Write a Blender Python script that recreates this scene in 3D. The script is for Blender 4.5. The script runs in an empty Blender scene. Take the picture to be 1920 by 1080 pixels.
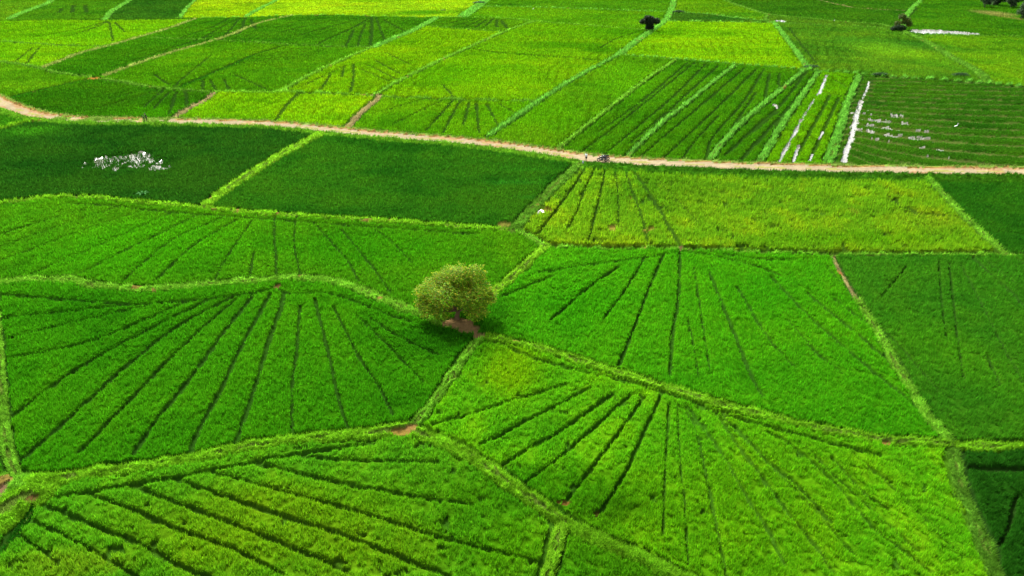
import bpy, math, random
import numpy as np
from mathutils import Vector, Matrix
random.seed(7)
RNG = np.random.default_rng(11)
R = math.radians
# ------------------------------------------------------------------ camera, sky, sun, exposure
H = 39.0                      # metres above the fields
F = 1297.0                    # focal length in photo pixels (1920 wide)
PITCH = R(27.3)
sc = bpy.context.scene
col = sc.collection
cd = bpy.data.cameras.new("camera"); cam = bpy.data.objects.new("camera", cd); col.objects.link(cam)
cam.location = (0, 0, H); cam.rotation_euler = (math.pi/2 - PITCH, 0, 0)
cd.sensor_width = 36; cd.lens = 36*F/1920; cd.clip_end = 12000; cd.clip_start = 0.5
sc.camera = cam
SUN_EL = R(46); SUN_AZ = R(-20)          # azimuth from +Y (view direction) towards +X: the sun stands behind the scene, to the left
w = bpy.data.worlds.new("World"); sc.world = w; w.use_nodes = True
nt = w.node_tree; nt.nodes.clear()
sky = nt.nodes.new('ShaderNodeTexSky'); sky.sky_type = 'NISHITA'; sky.sun_disc = False
sky.sun_elevation = SUN_EL; sky.sun_rotation = SUN_AZ; sky.air_density = 1.0; sky.dust_density = 4.0; sky.ozone_density = 1.0
hsv = nt.nodes.new('ShaderNodeHueSaturation'); hsv.inputs['Saturation'].default_value = 0.25; hsv.inputs['Value'].default_value = 1.0
# broken cloud cover, as seen mirrored in the puddles
tc = nt.nodes.new('ShaderNodeTexCoord'); nz = nt.nodes.new('ShaderNodeTexNoise'); nz.inputs['Scale'].default_value = 3.0; nz.inputs['Detail'].default_value = 6
rp = nt.nodes.new('ShaderNodeMapRange'); rp.inputs['From Min'].default_value = .35; rp.inputs['From Max'].default_value = .65; rp.inputs['To Min'].default_value = .85; rp.inputs['To Max'].default_value = 1.5
mu = nt.nodes.new('ShaderNodeVectorMath'); mu.operation = 'SCALE'
bg = nt.nodes.new('ShaderNodeBackground'); bg.inputs['Strength'].default_value = 0.12
wo = nt.nodes.new('ShaderNodeOutputWorld')
L = nt.links.new
L(sky.outputs[0], hsv.inputs['Color']); L(hsv.outputs[0], mu.inputs[0]); L(tc.outputs['Generated'], nz.inputs['Vector'])
L(nz.outputs['Fac'], rp.inputs['Value']); L(rp.outputs[0], mu.inputs['Scale']); L(mu.outputs[0], bg.inputs['Color']); L(bg.outputs[0], wo.inputs[0])
sd = bpy.data.lights.new("sun", 'SUN'); sun = bpy.data.objects.new("sun", sd); col.objects.link(sun)
sd.energy = 3.4; sd.angle = R(6); sd.color = (1, .96, .88)
sv = Vector((math.sin(SUN_AZ)*math.cos(SUN_EL), math.cos(SUN_AZ)*math.cos(SUN_EL), math.sin(SUN_EL)))
sun.rotation_euler = sv.to_track_quat('Z', 'Y').to_euler(); sun.location = (0, 0, 80)
sc.view_settings.view_transform = 'Standard'; sc.view_settings.look = 'None'; sc.view_settings.gamma = 1
sc.view_settings.exposure = 1.75
sc.cycles.max_bounces = 6; sc.cycles.transparent_max_bounces = 4
KEXP = 3.03                    # photo brightness / surface albedo

# ------------------------------------------------------------------ helpers
cp, sp = math.cos(PITCH), math.sin(PITCH)
def gp(px, py, z=0.3):
    """photo pixel -> point of the ground"""
    x = (px-960)/F; y = -(py-540)/F
    dx, dy, dz = x, cp + y*sp, -sp + y*cp
    t = (z-H)/dz
    return (dx*t, dy*t)
def lin(c):
    return tuple(((v/255)/12.92 if v/255 <= .04045 else ((v/255+.055)/1.055)**2.4) for v in c)
def alb(r, g, b):
    return np.array(lin((r, g, b)))/KEXP
def hash2(ix, iy, s):
    h = (ix.astype(np.int64)*374761393 + iy.astype(np.int64)*668265263 + s*974634777) & 0xFFFFFFFF
    h = ((h ^ (h >> 13))*1274126177) & 0xFFFFFFFF
    return ((h ^ (h >> 16)) & 0xFFFF)/65535.0
def vnoise(x, y, scale, s=0):
    x = x/scale; y = y/scale
    ix = np.floor(x); iy = np.floor(y); fx = x-ix; fy = y-iy
    fx = fx*fx*(3-2*fx); fy = fy*fy*(3-2*fy)
    a = hash2(ix, iy, s); b = hash2(ix+1, iy, s); c = hash2(ix, iy+1, s); d = hash2(ix+1, iy+1, s)
    return (a*(1-fx)+b*fx)*(1-fy) + (c*(1-fx)+d*fx)*fy
def fbm(x, y, scale, s=0, n=3):
    t = 0; a = 1; q = 0
    for i in range(n):
        t = t + a*vnoise(x, y, scale/2**i, s+i*17); q += a; a *= .55
    return t/q
def smooth(a, b, x):
    t = np.clip((x-a)/(b-a), 0, 1); return t*t*(3-2*t)
def spline(pts, closed=False):
    P = [np.array(p, float) for p in pts]
    if len(P) < 3: return P
    out = []
    for i in range(len(P)-1):
        a = P[i-1] if i else 2*P[0]-P[1]; b = P[i]; c = P[i+1]; d = P[i+2] if i+2 < len(P) else 2*P[-1]-P[-2]
        n = 4
        for k in range(n):
            t = k/n
            out.append(.5*((2*b)+(c-a)*t+(2*a-5*b+4*c-d)*t*t+(3*b-3*c+d-a)*t**3))
    out.append(P[-1]); return out

# ------------------------------------------------------------------ materials
def mat(name):
    m = bpy.data.materials.new(name); m.use_nodes = True
    return m, m.node_tree, m.node_tree.nodes['Principled BSDF']
def leafy(name, attr='Col', trans=.35, rough=.55, spec=.25, noise=0.0):
    m, t, b = mat(name)
    a = t.nodes.new('ShaderNodeAttribute'); a.attribute_name = attr
    src = a.outputs['Color']
    b.inputs['Roughness'].default_value = rough; b.inputs['Specular IOR Level'].default_value = spec
    if noise:
        g = t.nodes.new('ShaderNodeNewGeometry')
        n = t.nodes.new('ShaderNodeTexNoise'); n.inputs['Scale'].default_value = 2.2; n.inputs['Detail'].default_value = 5
        t.links.new(g.outputs['Position'], n.inputs['Vector'])
        r = t.nodes.new('ShaderNodeMapRange'); r.inputs['From Min'].default_value = .3; r.inputs['From Max'].default_value = .7
        r.inputs['To Min'].default_value = 1-noise; r.inputs['To Max'].default_value = 1+noise
        t.links.new(n.outputs['Fac'], r.inputs['Value'])
        v = t.nodes.new('ShaderNodeVectorMath'); v.operation = 'SCALE'
        t.links.new(src, v.inputs[0]); t.links.new(r.outputs[0], v.inputs['Scale']); src = v.outputs[0]
        bp = t.nodes.new('ShaderNodeBump'); bp.inputs['Strength'].default_value = .6; bp.inputs['Distance'].default_value = .25
        t.links.new(n.outputs['Fac'], bp.inputs['Height']); t.links.new(bp.outputs[0], b.inputs['Normal'])
    t.links.new(src, b.inputs['Base Color'])
    if trans:
        tr = t.nodes.new('ShaderNodeBsdfTranslucent'); mx = t.nodes.new('ShaderNodeMixShader'); mx.inputs[0].default_value = trans
        t.links.new(src, tr.inputs['Color']); o = t.nodes['Material Output']
        t.links.new(b.outputs[0], mx.inputs[1]); t.links.new(tr.outputs[0], mx.inputs[2]); t.links.new(mx.outputs[0], o.inputs[0])
    return m
M_BLADE = leafy('rice_leaf', trans=.5, rough=.8, spec=.02)
M_CANOPY = leafy('rice_canopy', trans=0, rough=1, spec=0, noise=.25)
M_SOIL = leafy('earth_and_turf', trans=0, rough=1, spec=0, noise=.18)
M_LEAF = leafy('tree_leaf', trans=.4, spec=.12)
def plain(name, rgb, rough=.7, metal=0, spec=.3, var=.15, scale=8):
    m, t, b = mat(name)
    n = t.nodes.new('ShaderNodeTexNoise'); n.inputs['Scale'].default_value = scale; n.inputs['Detail'].default_value = 4
    tcn = t.nodes.new('ShaderNodeTexCoord'); t.links.new(tcn.outputs['Object'], n.inputs['Vector'])
    r = t.nodes.new('ShaderNodeMix'); r.data_type = 'RGBA'
    r.inputs[6].default_value = (*[c*(1-var) for c in rgb], 1); r.inputs[7].default_value = (*[min(1, c*(1+var)) for c in rgb], 1)
    t.links.new(n.outputs['Fac'], r.inputs[0]); t.links.new(r.outputs[2], b.inputs['Base Color'])
    b.inputs['Roughness'].default_value = rough; b.inputs['Metallic'].default_value = metal; b.inputs['Specular IOR Level'].default_value = spec
    return m
def water_mat():
    m, t, b = mat('standing_water')
    b.inputs['Base Color'].default_value = (.10, .095, .07, 1); b.inputs['Roughness'].default_value = .12; b.inputs['IOR'].default_value = 1.33
    b.inputs['Specular IOR Level'].default_value = .5
    b.inputs['Specular Tint'].default_value = (.62, .64, .64, 1)
    n = t.nodes.new('ShaderNodeTexNoise'); n.inputs['Scale'].default_value = 1.3; n.inputs['Detail'].default_value = 4; g = t.nodes.new('ShaderNodeNewGeometry')
    bp = t.nodes.new('ShaderNodeBump'); bp.inputs['Strength'].default_value = .6; bp.inputs['Distance'].default_value = .12
    t.links.new(g.outputs['Position'], n.inputs['Vector']); t.links.new(n.outputs['Fac'], bp.inputs['Height']); t.links.new(bp.outputs[0], b.inputs['Normal'])
    return m
M_WATER = water_mat()

def new_mesh(name, verts, tris, mats, cols=None, matidx=None, smoothf=None, parent=None, quads=None):
    me = bpy.data.meshes.new(name)
    verts = np.asarray(verts, np.float32).reshape(-1, 3)
    loops = []; starts = []; n = 0
    tris = np.asarray(tris if tris is not None else np.zeros((0, 3)), np.int32).reshape(-1, 3)
    quads = np.asarray(quads if quads is not None else np.zeros((0, 4)), np.int32).reshape(-1, 4)
    me.vertices.add(len(verts)); me.vertices.foreach_set('co', verts.ravel())
    nl = tris.size + quads.size
    me.loops.add(nl); me.loops.foreach_set('vertex_index', np.concatenate([quads.ravel(), tris.ravel()]))
    npoly = len(tris)+len(quads); me.polygons.add(npoly)
    st = np.concatenate([np.arange(len(quads))*4, quads.size+np.arange(len(tris))*3]).astype(np.int32)
    me.polygons.foreach_set('loop_start', st)
    for m in mats: me.materials.append(m)
    if matidx is not None: me.polygons.foreach_set('material_index', np.asarray(matidx, np.int32))
    if smoothf is not None: me.polygons.foreach_set('use_smooth', np.asarray(smoothf, bool))
    else: me.polygons.foreach_set('use_smooth', np.zeros(npoly, bool))
    me.update(calc_edges=True)
    if cols is not None:
        a = me.color_attributes.new('Col', 'FLOAT_COLOR', 'POINT')
        c = np.ones((len(verts), 4), np.float32); c[:, :3] = cols; a.data.foreach_set('color', c.ravel())
    me.validate()
    o = bpy.data.objects.new(name, me); col.objects.link(o); o.parent = parent
    return o
def tag(o, label=None, cat=None, group=None, kind=None):
    if label: o['label'] = label
    if cat: o['category'] = cat
    if group: o['group'] = group
    if kind: o['kind'] = kind
    return o

# ------------------------------------------------------------------ the map (points read off the photograph, laid on the ground)
# banks: key, points, width in m, surface, barrier strength; surfaces: grass pale / bright / dull / dirt / ditch (a gap without a bank)
BANKS = [
 ('A1', [(40,905),(100,896),(180,888),(300,870),(420,847),(520,830),(620,817),(700,812),(765,803)], 1.45, 'bright'),
 ('A2', [(765,803),(830,830),(900,868),(980,925),(1040,965),(1080,990),(1130,1015),(1200,1045),(1290,1090),(1400,1140)], 1.25, 'bright'),
 ('B', [(765,803),(800,770),(830,730),(858,690),(880,655),(905,630)], .95, 'pale'),
 ('C', [(905,630),(985,645),(1060,668),(1130,690),(1220,718),(1330,752),(1440,782),(1560,808),(1650,822),(1780,832),(1830,838),(1920,836),(2080,834)], 1.05, 'bright'),
 ('D', [(1785,832),(1740,780),(1690,700),(1650,630),(1608,560)], .8, 'pale'),
 ('D0', [(1608,560),(1580,515),(1562,480)], .45, 'dirt'),
 ('D2', [(1785,835),(1800,900),(1830,980),(1860,1050),(1885,1130)], .95, 'dull'),
 ('E', [(1020,462),(1150,466),(1275,467),(1400,472),(1560,477),(1700,478),(1880,477),(2050,478)], .5, 'pale'),
 ('Fb', [(-120,398),(0,381),(80,371),(160,369),(250,378),(370,388),(450,396),(560,405),(700,413),(800,420),(900,427),(960,431)], 1.3, 'bright'),
 ('F2', [(960,431),(985,440),(1020,462)], .8, 'pale'),
 ('G', [(385,385),(430,352),(480,320),(530,290),(600,253)], 2.0, 'lime'),
 ('Hb', [(1022,462),(980,500),(940,535),(905,570),(884,600)], 1.25, 'lime'),
 ('I', [(-120,560),(0,530),(60,524),(130,525),(180,535),(260,541),(340,538),(420,530),(520,523),(560,520),(620,527),(680,545),(740,570),(800,592),(845,608)], 1.5, 'pale'),
 ('J', [(960,431),(1000,388),(1040,348),(1088,305)], 1.7, 'dull'),
 ('K', [(-60,262),(0,243),(25,236),(50,229),(110,226)], 1.0, 'bright'),
 ('K2', [(38,905),(15,850),(5,760),(-3,650),(-12,560),(-20,530)], .8, 'pale'),
 ('K3', [(60,925),(20,950),(-30,985),(-120,1040)], 3.6, 'bright'),
 ('K4', [(40,905),(0,905),(-80,915)], 2.2, 'pale'),
 ('Lr', [(1735,328),(1780,375),(1830,425),(1888,476)], .7, 'pale'),
 ('K5', [(62,945),(45,975),(20,1010),(-10,1050),(-70,1120)], .6, 'ditch'),
 ('N', [(1052,985),(1046,1005),(1038,1040),(1020,1095),(1010,1130)], .9, 'lime'),
 # beyond the road
 ('M1', [(322,224),(345,208),(380,190),(403,173)], 1.2, 'dirt'),
 ('M2', [(403,173),(520,173),(600,175),(700,180)], .7, 'pale'),
 ('M2b', [(712,182),(800,185),(900,188),(1015,191)], .6, 'dull'),
 ('M3', [(648,242),(680,208),(712,181),(700,178)], 1.5, 'dirt'),
 ('M4', [(702,179),(760,146),(830,112),(900,80),(960,54),(1000,41)], 1.0, 'pale'),
 ('M5', [(525,173),(600,132),(700,88)], .9, 'pale'),
 ('M5b', [(700,89),(740,72),(780,55),(818,34)], 3.6, 'frost'),
 ('M6', [(803,49),(870,55),(950,60)], .8, 'dull'),
 ('M7', [(330,34),(450,33),(560,29),(640,29),(700,31),(800,33),(900,33),(960,36),(1000,40),(1100,48),(1215,57)], .8, 'pale'),
 ('M8', [(985,208),(1040,170),(1100,135),(1160,103)], 1.6, 'frost'),
 ('M8a', [(915,256),(950,232),(985,208)], 1.5, 'frost'),
 ('M8b', [(1160,103),(1190,80),(1222,57)], 3.6, 'frost'),
 ('M9', [(1165,103),(1250,110),(1300,114),(1400,122),(1500,130),(1520,132),(1600,138),(1700,146),(1800,152),(1920,162),(2060,174)], 1.2, 'frost'),
 ('M10', [(1450,42),(1480,80),(1517,131)], 2.0, 'frost'),
 ('M11', [(1266,-8),(1258,20),(1245,40),(1222,57)], 4.0, 'frost'),
 ('M12', [(868,31),(892,14),(908,2),(918,-8)], 8.0, 'frost'),
 ('M13', [(900,12),(1000,14),(1100,17),(1180,20),(1255,23),(1330,27),(1380,34),(1440,40)], 1.4, 'frost'),
 ('M13b', [(1245,40),(1330,41),(1450,43)], 1.2, 'frost'),
 ('M14', [(1340,-8),(1370,5),(1400,15),(1440,27),(1500,33),(1580,41),(1650,46),(1690,56)], 1.8, 'dull'),
 ('M14b', [(1440,26),(1440,40),(1500,45),(1600,49),(1690,57)], 1.4, 'dull'),
 ('M15', [(1690,56),(1740,80),(1780,105),(1830,132),(1855,156)], 2.2, 'dull'),
 ('M16', [(1690,56),(1695,38),(1708,18),(1727,0),(1735,-8)], 2.8, 'frost'),
 ('M17', [(1510,-8),(1545,2),(1600,14),(1650,18),(1700,20)], 1.0, 'dirt'),
 ('M19', [(1694,59),(1708,66),(1830,67),(1920,68),(2080,69)], 1.0, 'dull'),
 ('M20', [(-80,108),(0,116),(60,125),(110,137),(170,145),(250,158),(300,166),(403,173)], 1.2, 'dull'),
 ('M21', [(-60,215),(10,186),(90,166),(172,147)], 1.3, 'ditch'),
 ('M22', [(195,142),(300,105),(400,76),(440,62),(490,42),(548,29)], 1.3, 'dirt2'),
 ('M23', [(80,127),(150,100),(200,87),(260,70),(320,52),(367,35)], 1.4, 'dirt2'),
 ('M24', [(325,168),(420,128),(480,102),(545,83)], .9, 'ditch'),
 ('M25', [(-80,74),(0,78),(60,82),(130,86),(205,87)], 1.0, 'dull'),
 ('M26', [(18,36),(40,25),(90,6),(105,-8)], 3.5, 'frost'),
 ('M27', [(196,38),(212,20),(240,3),(252,-8)], 3.2, 'frost'),
 ('M28', [(338,33),(350,16),(365,1),(372,-8)], 1.8, 'frost'),
 ('M29', [(460,32),(490,15),(520,0),(530,-8)], 2.8, 'frost'),
 ('M30', [(-80,40),(60,39),(120,37),(196,38),(280,37),(360,36)], 1.0, 'ditch'),
 ('M30b', [(365,8),(430,6),(500,6)], 1.2, 'ditch'),
 ('M32', [(275,71),(430,77),(545,84),(640,88),(700,89)], .6, 'dull'),
 ('M33', [(880,92),(935,99),(1000,104),(1080,109),(1145,116)], .8, 'ditch'),
 ('S0', [(1267,113),(1213,149),(1160,190),(1100,237),(1050,276),(1030,287)], .7, 'pale'),
 ('S1', [(1377,123),(1330,160),(1285,197),(1255,220),(1220,250),(1185,285),(1168,303)], 1.1, 'frost'),
 ('S2', [(1507,132),(1460,172),(1400,222),(1360,262),(1330,300)], 1.5, 'frost'),
 ('S3', [(1533,136),(1500,186),(1470,228),(1425,303)], 1.5, 'frost'),
 ('S4', [(1611,142),(1590,192),(1575,242),(1553,303)], 2.2, 'frost'),
]
ROAD = [(-140,120),(-60,160),(0,191),(40,207),(80,217),(150,224),(250,226),(330,227),(440,230),(520,233),(600,241),(680,249),(760,256),(850,263),(920,270),(1000,281),(1080,293),(1150,300),(1250,306),(1350,310),(1500,315),(1700,319),(1920,321),(2140,321)]
ROAD_W = 3.5
# dark lines where the crop is parted: points, width, strength
TR = []
def T(pts, w=.30, s=1.0): TR.append((pts, w, max(s, .5+.5*s)))
# big left field
T([(-60,548),(0,553),(70,558),(240,571),(300,569),(400,560),(470,551),(518,541)], .32)
T([(250,571),(117,586),(0,597)], .24); T([(290,571),(130,607),(0,640)], .26); T([(350,567),(173,640),(20,672)], .28)
T([(390,563),(267,625),(187,668),(110,716),(8,792)], .32); T([(433,559),(333,612),(250,677),(157,760),(93,817),(43,860)], .36)
T([(440,562),(367,627),(293,700),(187,810),(150,850)], .3); T([(473,556),(417,627),(377,683),(317,760),(290,793),(250,853)], .4)
T([(507,552),(480,600),(447,660),(420,720),(373,807),(357,850)], .36); T([(533,547),(526,580),(510,623),(480,720),(450,807),(437,840)], .42)
T([(563,573),(555,667),(548,720),(548,813)], .3); T([(590,560),(613,650),(628,720),(640,767),(655,808)], .34)
T([(625,575),(647,620),(673,670),(707,720),(738,780)], .26); T([(667,590),(740,660),(793,717)], .22,.8); T([(683,590),(750,633),(820,665)], .2,.6)
T([(518,541),(545,552),(600,549),(650,560),(710,583),(770,603)], .24); T([(35,893),(14,850),(4,780),(0,700)], .35)
T([(865,690),(820,755),(775,800)], .3,.8)
# upper left field
T([(130,382),(200,385),(300,396),(400,404),(520,413),(640,421),(760,430),(900,440)], .3)
T([(515,405),(514,440),(517,480),(518,518)], .34); T([(475,412),(440,460),(415,500),(400,530)], .22,.8); T([(476,472),(467,525)], .28)
T([(443,413),(360,463),(290,527)], .3); T([(413,410),(320,452),(230,527)], .25,.85); T([(367,405),(260,457),(143,517)], .25,.8)
T([(320,399),(187,460),(57,515)], .22,.7); T([(267,395),(133,440),(0,490)], .22,.7); T([(213,391),(100,428),(0,463)], .22,.8); T([(180,388),(80,415),(0,440)], .2,.6)
T([(553,413),(552,460),(563,515)], .24,.8); T([(590,420),(650,487),(673,528)], .26,.7); T([(640,430),(700,503),(733,550)], .28,.8); T([(700,430),(727,447),(773,493)], .2,.7)
T([(500,520),(560,512),(610,500)], .2,.6)
# middle right field
T([(1275,470),(1272,560),(1262,620),(1256,705)], .4); T([(1243,480),(1215,545),(1195,600),(1160,685)], .34)
T([(1207,487),(1173,543),(1130,600)], .24,.7); T([(1160,500),(1107,537),(1033,600)], .28,.9); T([(1035,519),(940,556)], .28)
T([(1275,473),(1200,485),(1100,498),(1010,512)], .26,.8); T([(1300,500),(1312,570),(1322,640),(1332,700)], .22,.7)
T([(1330,510),(1350,560),(1375,620),(1400,685),(1430,745)], .34); T([(1383,540),(1410,585),(1440,635),(1490,690)], .3)
T([(1447,520),(1513,590),(1597,663),(1657,713),(1722,768)], .32); T([(1513,550),(1587,610),(1647,660),(1690,702)], .34); T([(1563,560),(1633,612)], .26,.8)
T([(1280,472),(1340,481),(1420,500),(1460,517)], .3,.9); T([(1360,477),(1440,488),(1520,486)], .26,.7); T([(1475,600),(1530,660),(1580,700)], .24,.8)
# right field
T([(1823,481),(1850,508),(1887,540),(1925,578)], .34); T([(1780,495),(1793,620),(1807,712)], .24,.85); T([(1800,495),(1835,560),(1875,640),(1920,720)], .22,.8); T([(1852,670),(1875,722)], .24)
T([(1550,500),(1620,580),(1700,665),(1760,735)], .24,.6); T([(1290,600),(1300,650),(1310,710)], .2,.6); 
T([(1905,485),(1925,500)], .24); T([(1760,490),(1765,560),(1775,640)], .2,.5); T([(1700,500),(1650,560)], .2,.4); T([(1840,482),(1900,530)], .2,.5)
# lower right field
T([(1270,760),(1275,860),(1285,960),(1290,1060)], .24,.6); T([(1350,775),(1420,850),(1500,930),(1600,1040)], .22,.5); T([(1500,830),(1600,925),(1720,1035)], .22,.5)
T([(1600,850),(1700,940),(1790,1030)], .22,.5)
T([(910,634),(960,655),(1010,675),(1100,699),(1200,724),(1290,752),(1350,775),(1460,806),(1560,832),(1650,854)], .32,.9)
T([(1255,758),(1247,880),(1243,1005)], .32); T([(1240,742),(1200,827),(1173,887),(1140,940),(1118,968)], .36); T([(1207,745),(1160,813),(1093,900),(1065,935)], .34,.9)
T([(1180,742),(1100,815),(1033,870),(985,905)], .32,.9); T([(1150,738),(1050,810),(1000,837),(935,876)], .34); T([(1107,728),(973,797),(900,836)], .28,.8); T([(1060,722),(913,767),(810,798)], .26,.7)
T([(1265,755),(1300,793),(1330,920),(1350,1020),(1362,1080)], .3); T([(1285,758),(1340,830),(1383,903),(1413,953),(1443,1000),(1470,1060)], .32,.9)
T([(1310,765),(1343,777),(1377,827),(1430,897),(1480,967),(1520,1013),(1560,1075)], .34,.95); T([(1380,800),(1437,863),(1493,910),(1557,980)], .28,.85)
T([(1440,812),(1477,832),(1560,900),(1630,983),(1697,1037),(1760,1085)], .28,.85); T([(1560,860),(1620,925),(1665,956)], .26,.85); T([(1630,878),(1670,905)], .24,.9); T([(1770,1028),(1800,1046)], .34)
T([(1770,860),(1790,930),(1830,1020),(1850,1080)], .36,.8)
# bottom field
T([(80,936),(167,924),(240,911),(327,897),(393,884),(473,868),(550,854),(633,841),(700,832)], .36)
T([(80,947),(193,993),(267,1023),(333,1060),(400,1090)], .42); T([(53,973),(117,1003),(187,1040),(260,1085)], .34); T([(40,1007),(77,1032),(110,1060)], .3)
T([(167,927),(250,957),(333,993),(433,1030),(530,1078)], .34); T([(243,911),(300,932),(400,970),(520,1017),(650,1072)], .36)
T([(327,898),(417,930),(520,965),(640,1004),(707,1030),(840,1082)], .36); T([(393,885),(467,905),(573,935),(640,952),(740,982),(840,1013),(1010,1056)], .28,.85)
T([(483,870),(567,890),(640,907),(780,933),(885,948)], .3); T([(567,856),(640,864),(720,866),(822,868)], .32)
T([(1048,1000),(1025,1030),(1008,1085)], .34,.9); T([(1060,1010),(1055,1045),(1045,1085)], .3)
# bottom right corner
T([(1812,877),(1860,880),(1930,880)], .4); T([(1906,930),(1890,990),(1868,1032),(1862,1045)], .34,.9); T([(1800,850),(1812,900),(1835,960)], .4,.8)
# yellow field
T([(1096,316),(1080,344),(1057,376),(1039,401),(1007,440)], .42); T([(1115,318),(1099,350),(1082,396),(1062,435)], .26,.8); T([(1135,314),(1128,353),(1117,399),(1103,456)], .34)
T([(1152,318),(1158,358),(1160,420)], .3,.7); T([(1172,319),(1183,353),(1202,403),(1214,456)], .38); T([(1186,318),(1209,351),(1234,389),(1255,427),(1275,462)], .45)
T([(1232,337),(1268,376),(1310,420)], .28,.7); T([(1190,316),(1300,325),(1400,330)], .4,.6); T([(1700,400),(1760,405),(1805,412)], .6,.9)
# dark green field next to it
T([(1740,335),(1790,392),(1840,442),(1880,478)], .5)
# beyond the road: bright fans
T([(850,187),(797,247)], .4); T([(863,190),(847,217),(830,251)], .45); T([(880,192),(868,235)], .3,.7); T([(893,193),(898,250)], .38); T([(913,196),(935,238)], .4,.8)
T([(827,190),(737,233)], .35,.8); T([(790,188),(695,215)], .3,.7); T([(830,160),(840,170),(853,185)], .5); T([(935,195),(970,215)], .3,.6)
T([(662,120),(663,143),(657,173)], .5); T([(646,124),(640,145)], .4); T([(677,130),(730,153)], .35,.8); T([(703,113),(753,140)], .35,.8); T([(690,122),(750,152)], .3,.6); T([(722,98),(770,122)], .3,.6)
T([(620,140),(600,170)], .35); T([(640,127),(560,165)], .35,.8)
T([(697,31),(697,55),(694,88)], .7); T([(705,33),(715,60),(722,75)], .5); T([(685,45),(675,70),(671,88)], .5); T([(664,56),(647,88)], .6); T([(690,36),(650,58),(600,80)], .5); T([(690,34),(640,45),(560,67)], .5,.9)
T([(680,34),(600,44),(520,62)], .4,.8); T([(690,40),(625,70),(590,86)], .4,.8); T([(720,38),(760,60)], .5,.7); T([(675,32),(600,36),(540,44)], .4,.6)
T([(430,34),(395,52),(335,72)], .5); T([(450,34),(430,58),(412,76)], .5); T([(460,33),(450,60),(440,66)], .6); T([(470,37),(480,55)], .6); T([(445,35),(400,60),(380,72)], .4,.8); T([(410,36),(340,56)], .4,.7)
T([(305,170),(267,203)], .45); T([(317,173),(287,205)], .45); T([(330,173),(317,214)], .45); T([(348,170),(351,198)], .4); T([(557,177),(533,203),(518,225)], .6)
T([(295,170),(200,200),(130,215)], .35,.6); T([(280,168),(180,190),(80,205)], .35,.6)
T([(325,163),(345,145),(395,105)], .35,.7); T([(318,160),(290,140)], .35,.7); T([(395,150),(405,170)], .45); T([(380,150),(380,168)], .35); T([(420,148),(430,168)], .3); T([(440,140),(500,168)], .35,.6)
T([(200,40),(160,52),(60,72)], .5,.7); T([(205,40),(150,62),(80,78)], .5,.6); T([(205,42),(212,78)], .5,.8); T([(215,42),(235,60)], .5,.5)
T([(45,125),(75,88)], .4,.5); T([(25,120),(60,90)], .4,.5)
T([(135,24),(138,10)], .8); T([(162,24),(160,10)], .8); T([(110,24),(116,16)], .7)
T([(925,35),(910,50)], .6); T([(915,36),(890,52)], .6); T([(905,36),(870,52)], .5); T([(895,36),(850,50)], .5); T([(932,37),(931,52)], .7); T([(940,38),(952,54)], .7); T([(880,36),(830,46)], .5)
T([(1195,60),(1150,75),(1125,90)], .3,.5)
# strips
T([(1323,120),(1277,167),(1233,207),(1133,290)], .4); T([(1347,123),(1273,190),(1203,263),(1160,300)], .35); T([(1303,117),(1250,160),(1150,240),(1090,285)], .35,.7)
T([(1290,117),(1215,180),(1120,250)], .3,.5); T([(1397,127),(1280,227),(1220,277),(1195,300)], .38); T([(1420,128),(1347,200),(1280,263),(1240,300)], .42); T([(1432,130),(1397,187),(1340,253),(1323,296)], .45)
T([(1443,137),(1435,180),(1441,192)], .4); T([(1461,137),(1460,163)], .4); T([(1418,173),(1377,233)], .38); T([(1347,217),(1300,268),(1280,297)], .38); T([(1250,210),(1180,270)], .3,.5)
T([(1513,133),(1467,193),(1435,222),(1357,293)], .6); T([(1530,137),(1480,200),(1413,273),(1390,300)], .65); T([(1460,208),(1410,250)], .4,.6)
T([(1557,177),(1530,227),(1487,304)], .6); T([(1573,183),(1543,247),(1517,302)], .6); T([(1540,173),(1587,182)], .6); T([(1565,150),(1590,165)], .4,.6)
T([(1540,300),(1425,305)], .3,.5)
T([(1635,150),(1630,170)], .5); T([(1600,190),(1610,192),(1700,193)], .4)
T([(1480,52),(1500,80),(1530,118)], .5,.5); T([(1720,15),(1700,35),(1690,52)], .6,.5)
for k in range(5): T([(210+k*55,128-k*19),(300+k*55,98-k*17)], .4,.35)
for k in range(6): T([(430+k*30,120-k*7),(560+k*14,110-k*4)], .35,.3)
# open water: points, width
WATER = [
 ([(1549,144),(1545,155),(1538,172),(1530,182)], .8), ([(1525,190),(1514,208),(1505,222)], .55), ([(1502,227),(1489,253),(1478,272),(1462,304)], .72),
 ([(1629,154),(1624,170),(1617,186)], .6), ([(1613,192),(1604,225),(1596,258),(1588,282),(1581,306)], 1.0),
 ([(1496,275),(1487,304)], .45), ([(1543,247),(1535,262)], .35),([(1522,290),(1517,303)], .4),
]
WELL = [(1745,61,42,4.2),(1790,63,28,3.0),(1815,65,22,2.2),(1718,59,12,2),(1462,41,11,2.2),(1453,201,4,3),(1014,400,8,4.5)]   # ponds: px, py, rx, ry
WPATCH = [(200,302,36,9,.82),(250,294,38,7,.98),(300,318,26,6,.66),(232,307,95,17,.56),(1672,216,36,10,.30),(1680,220,14,5,.6)]   # flooded thin crop
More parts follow.
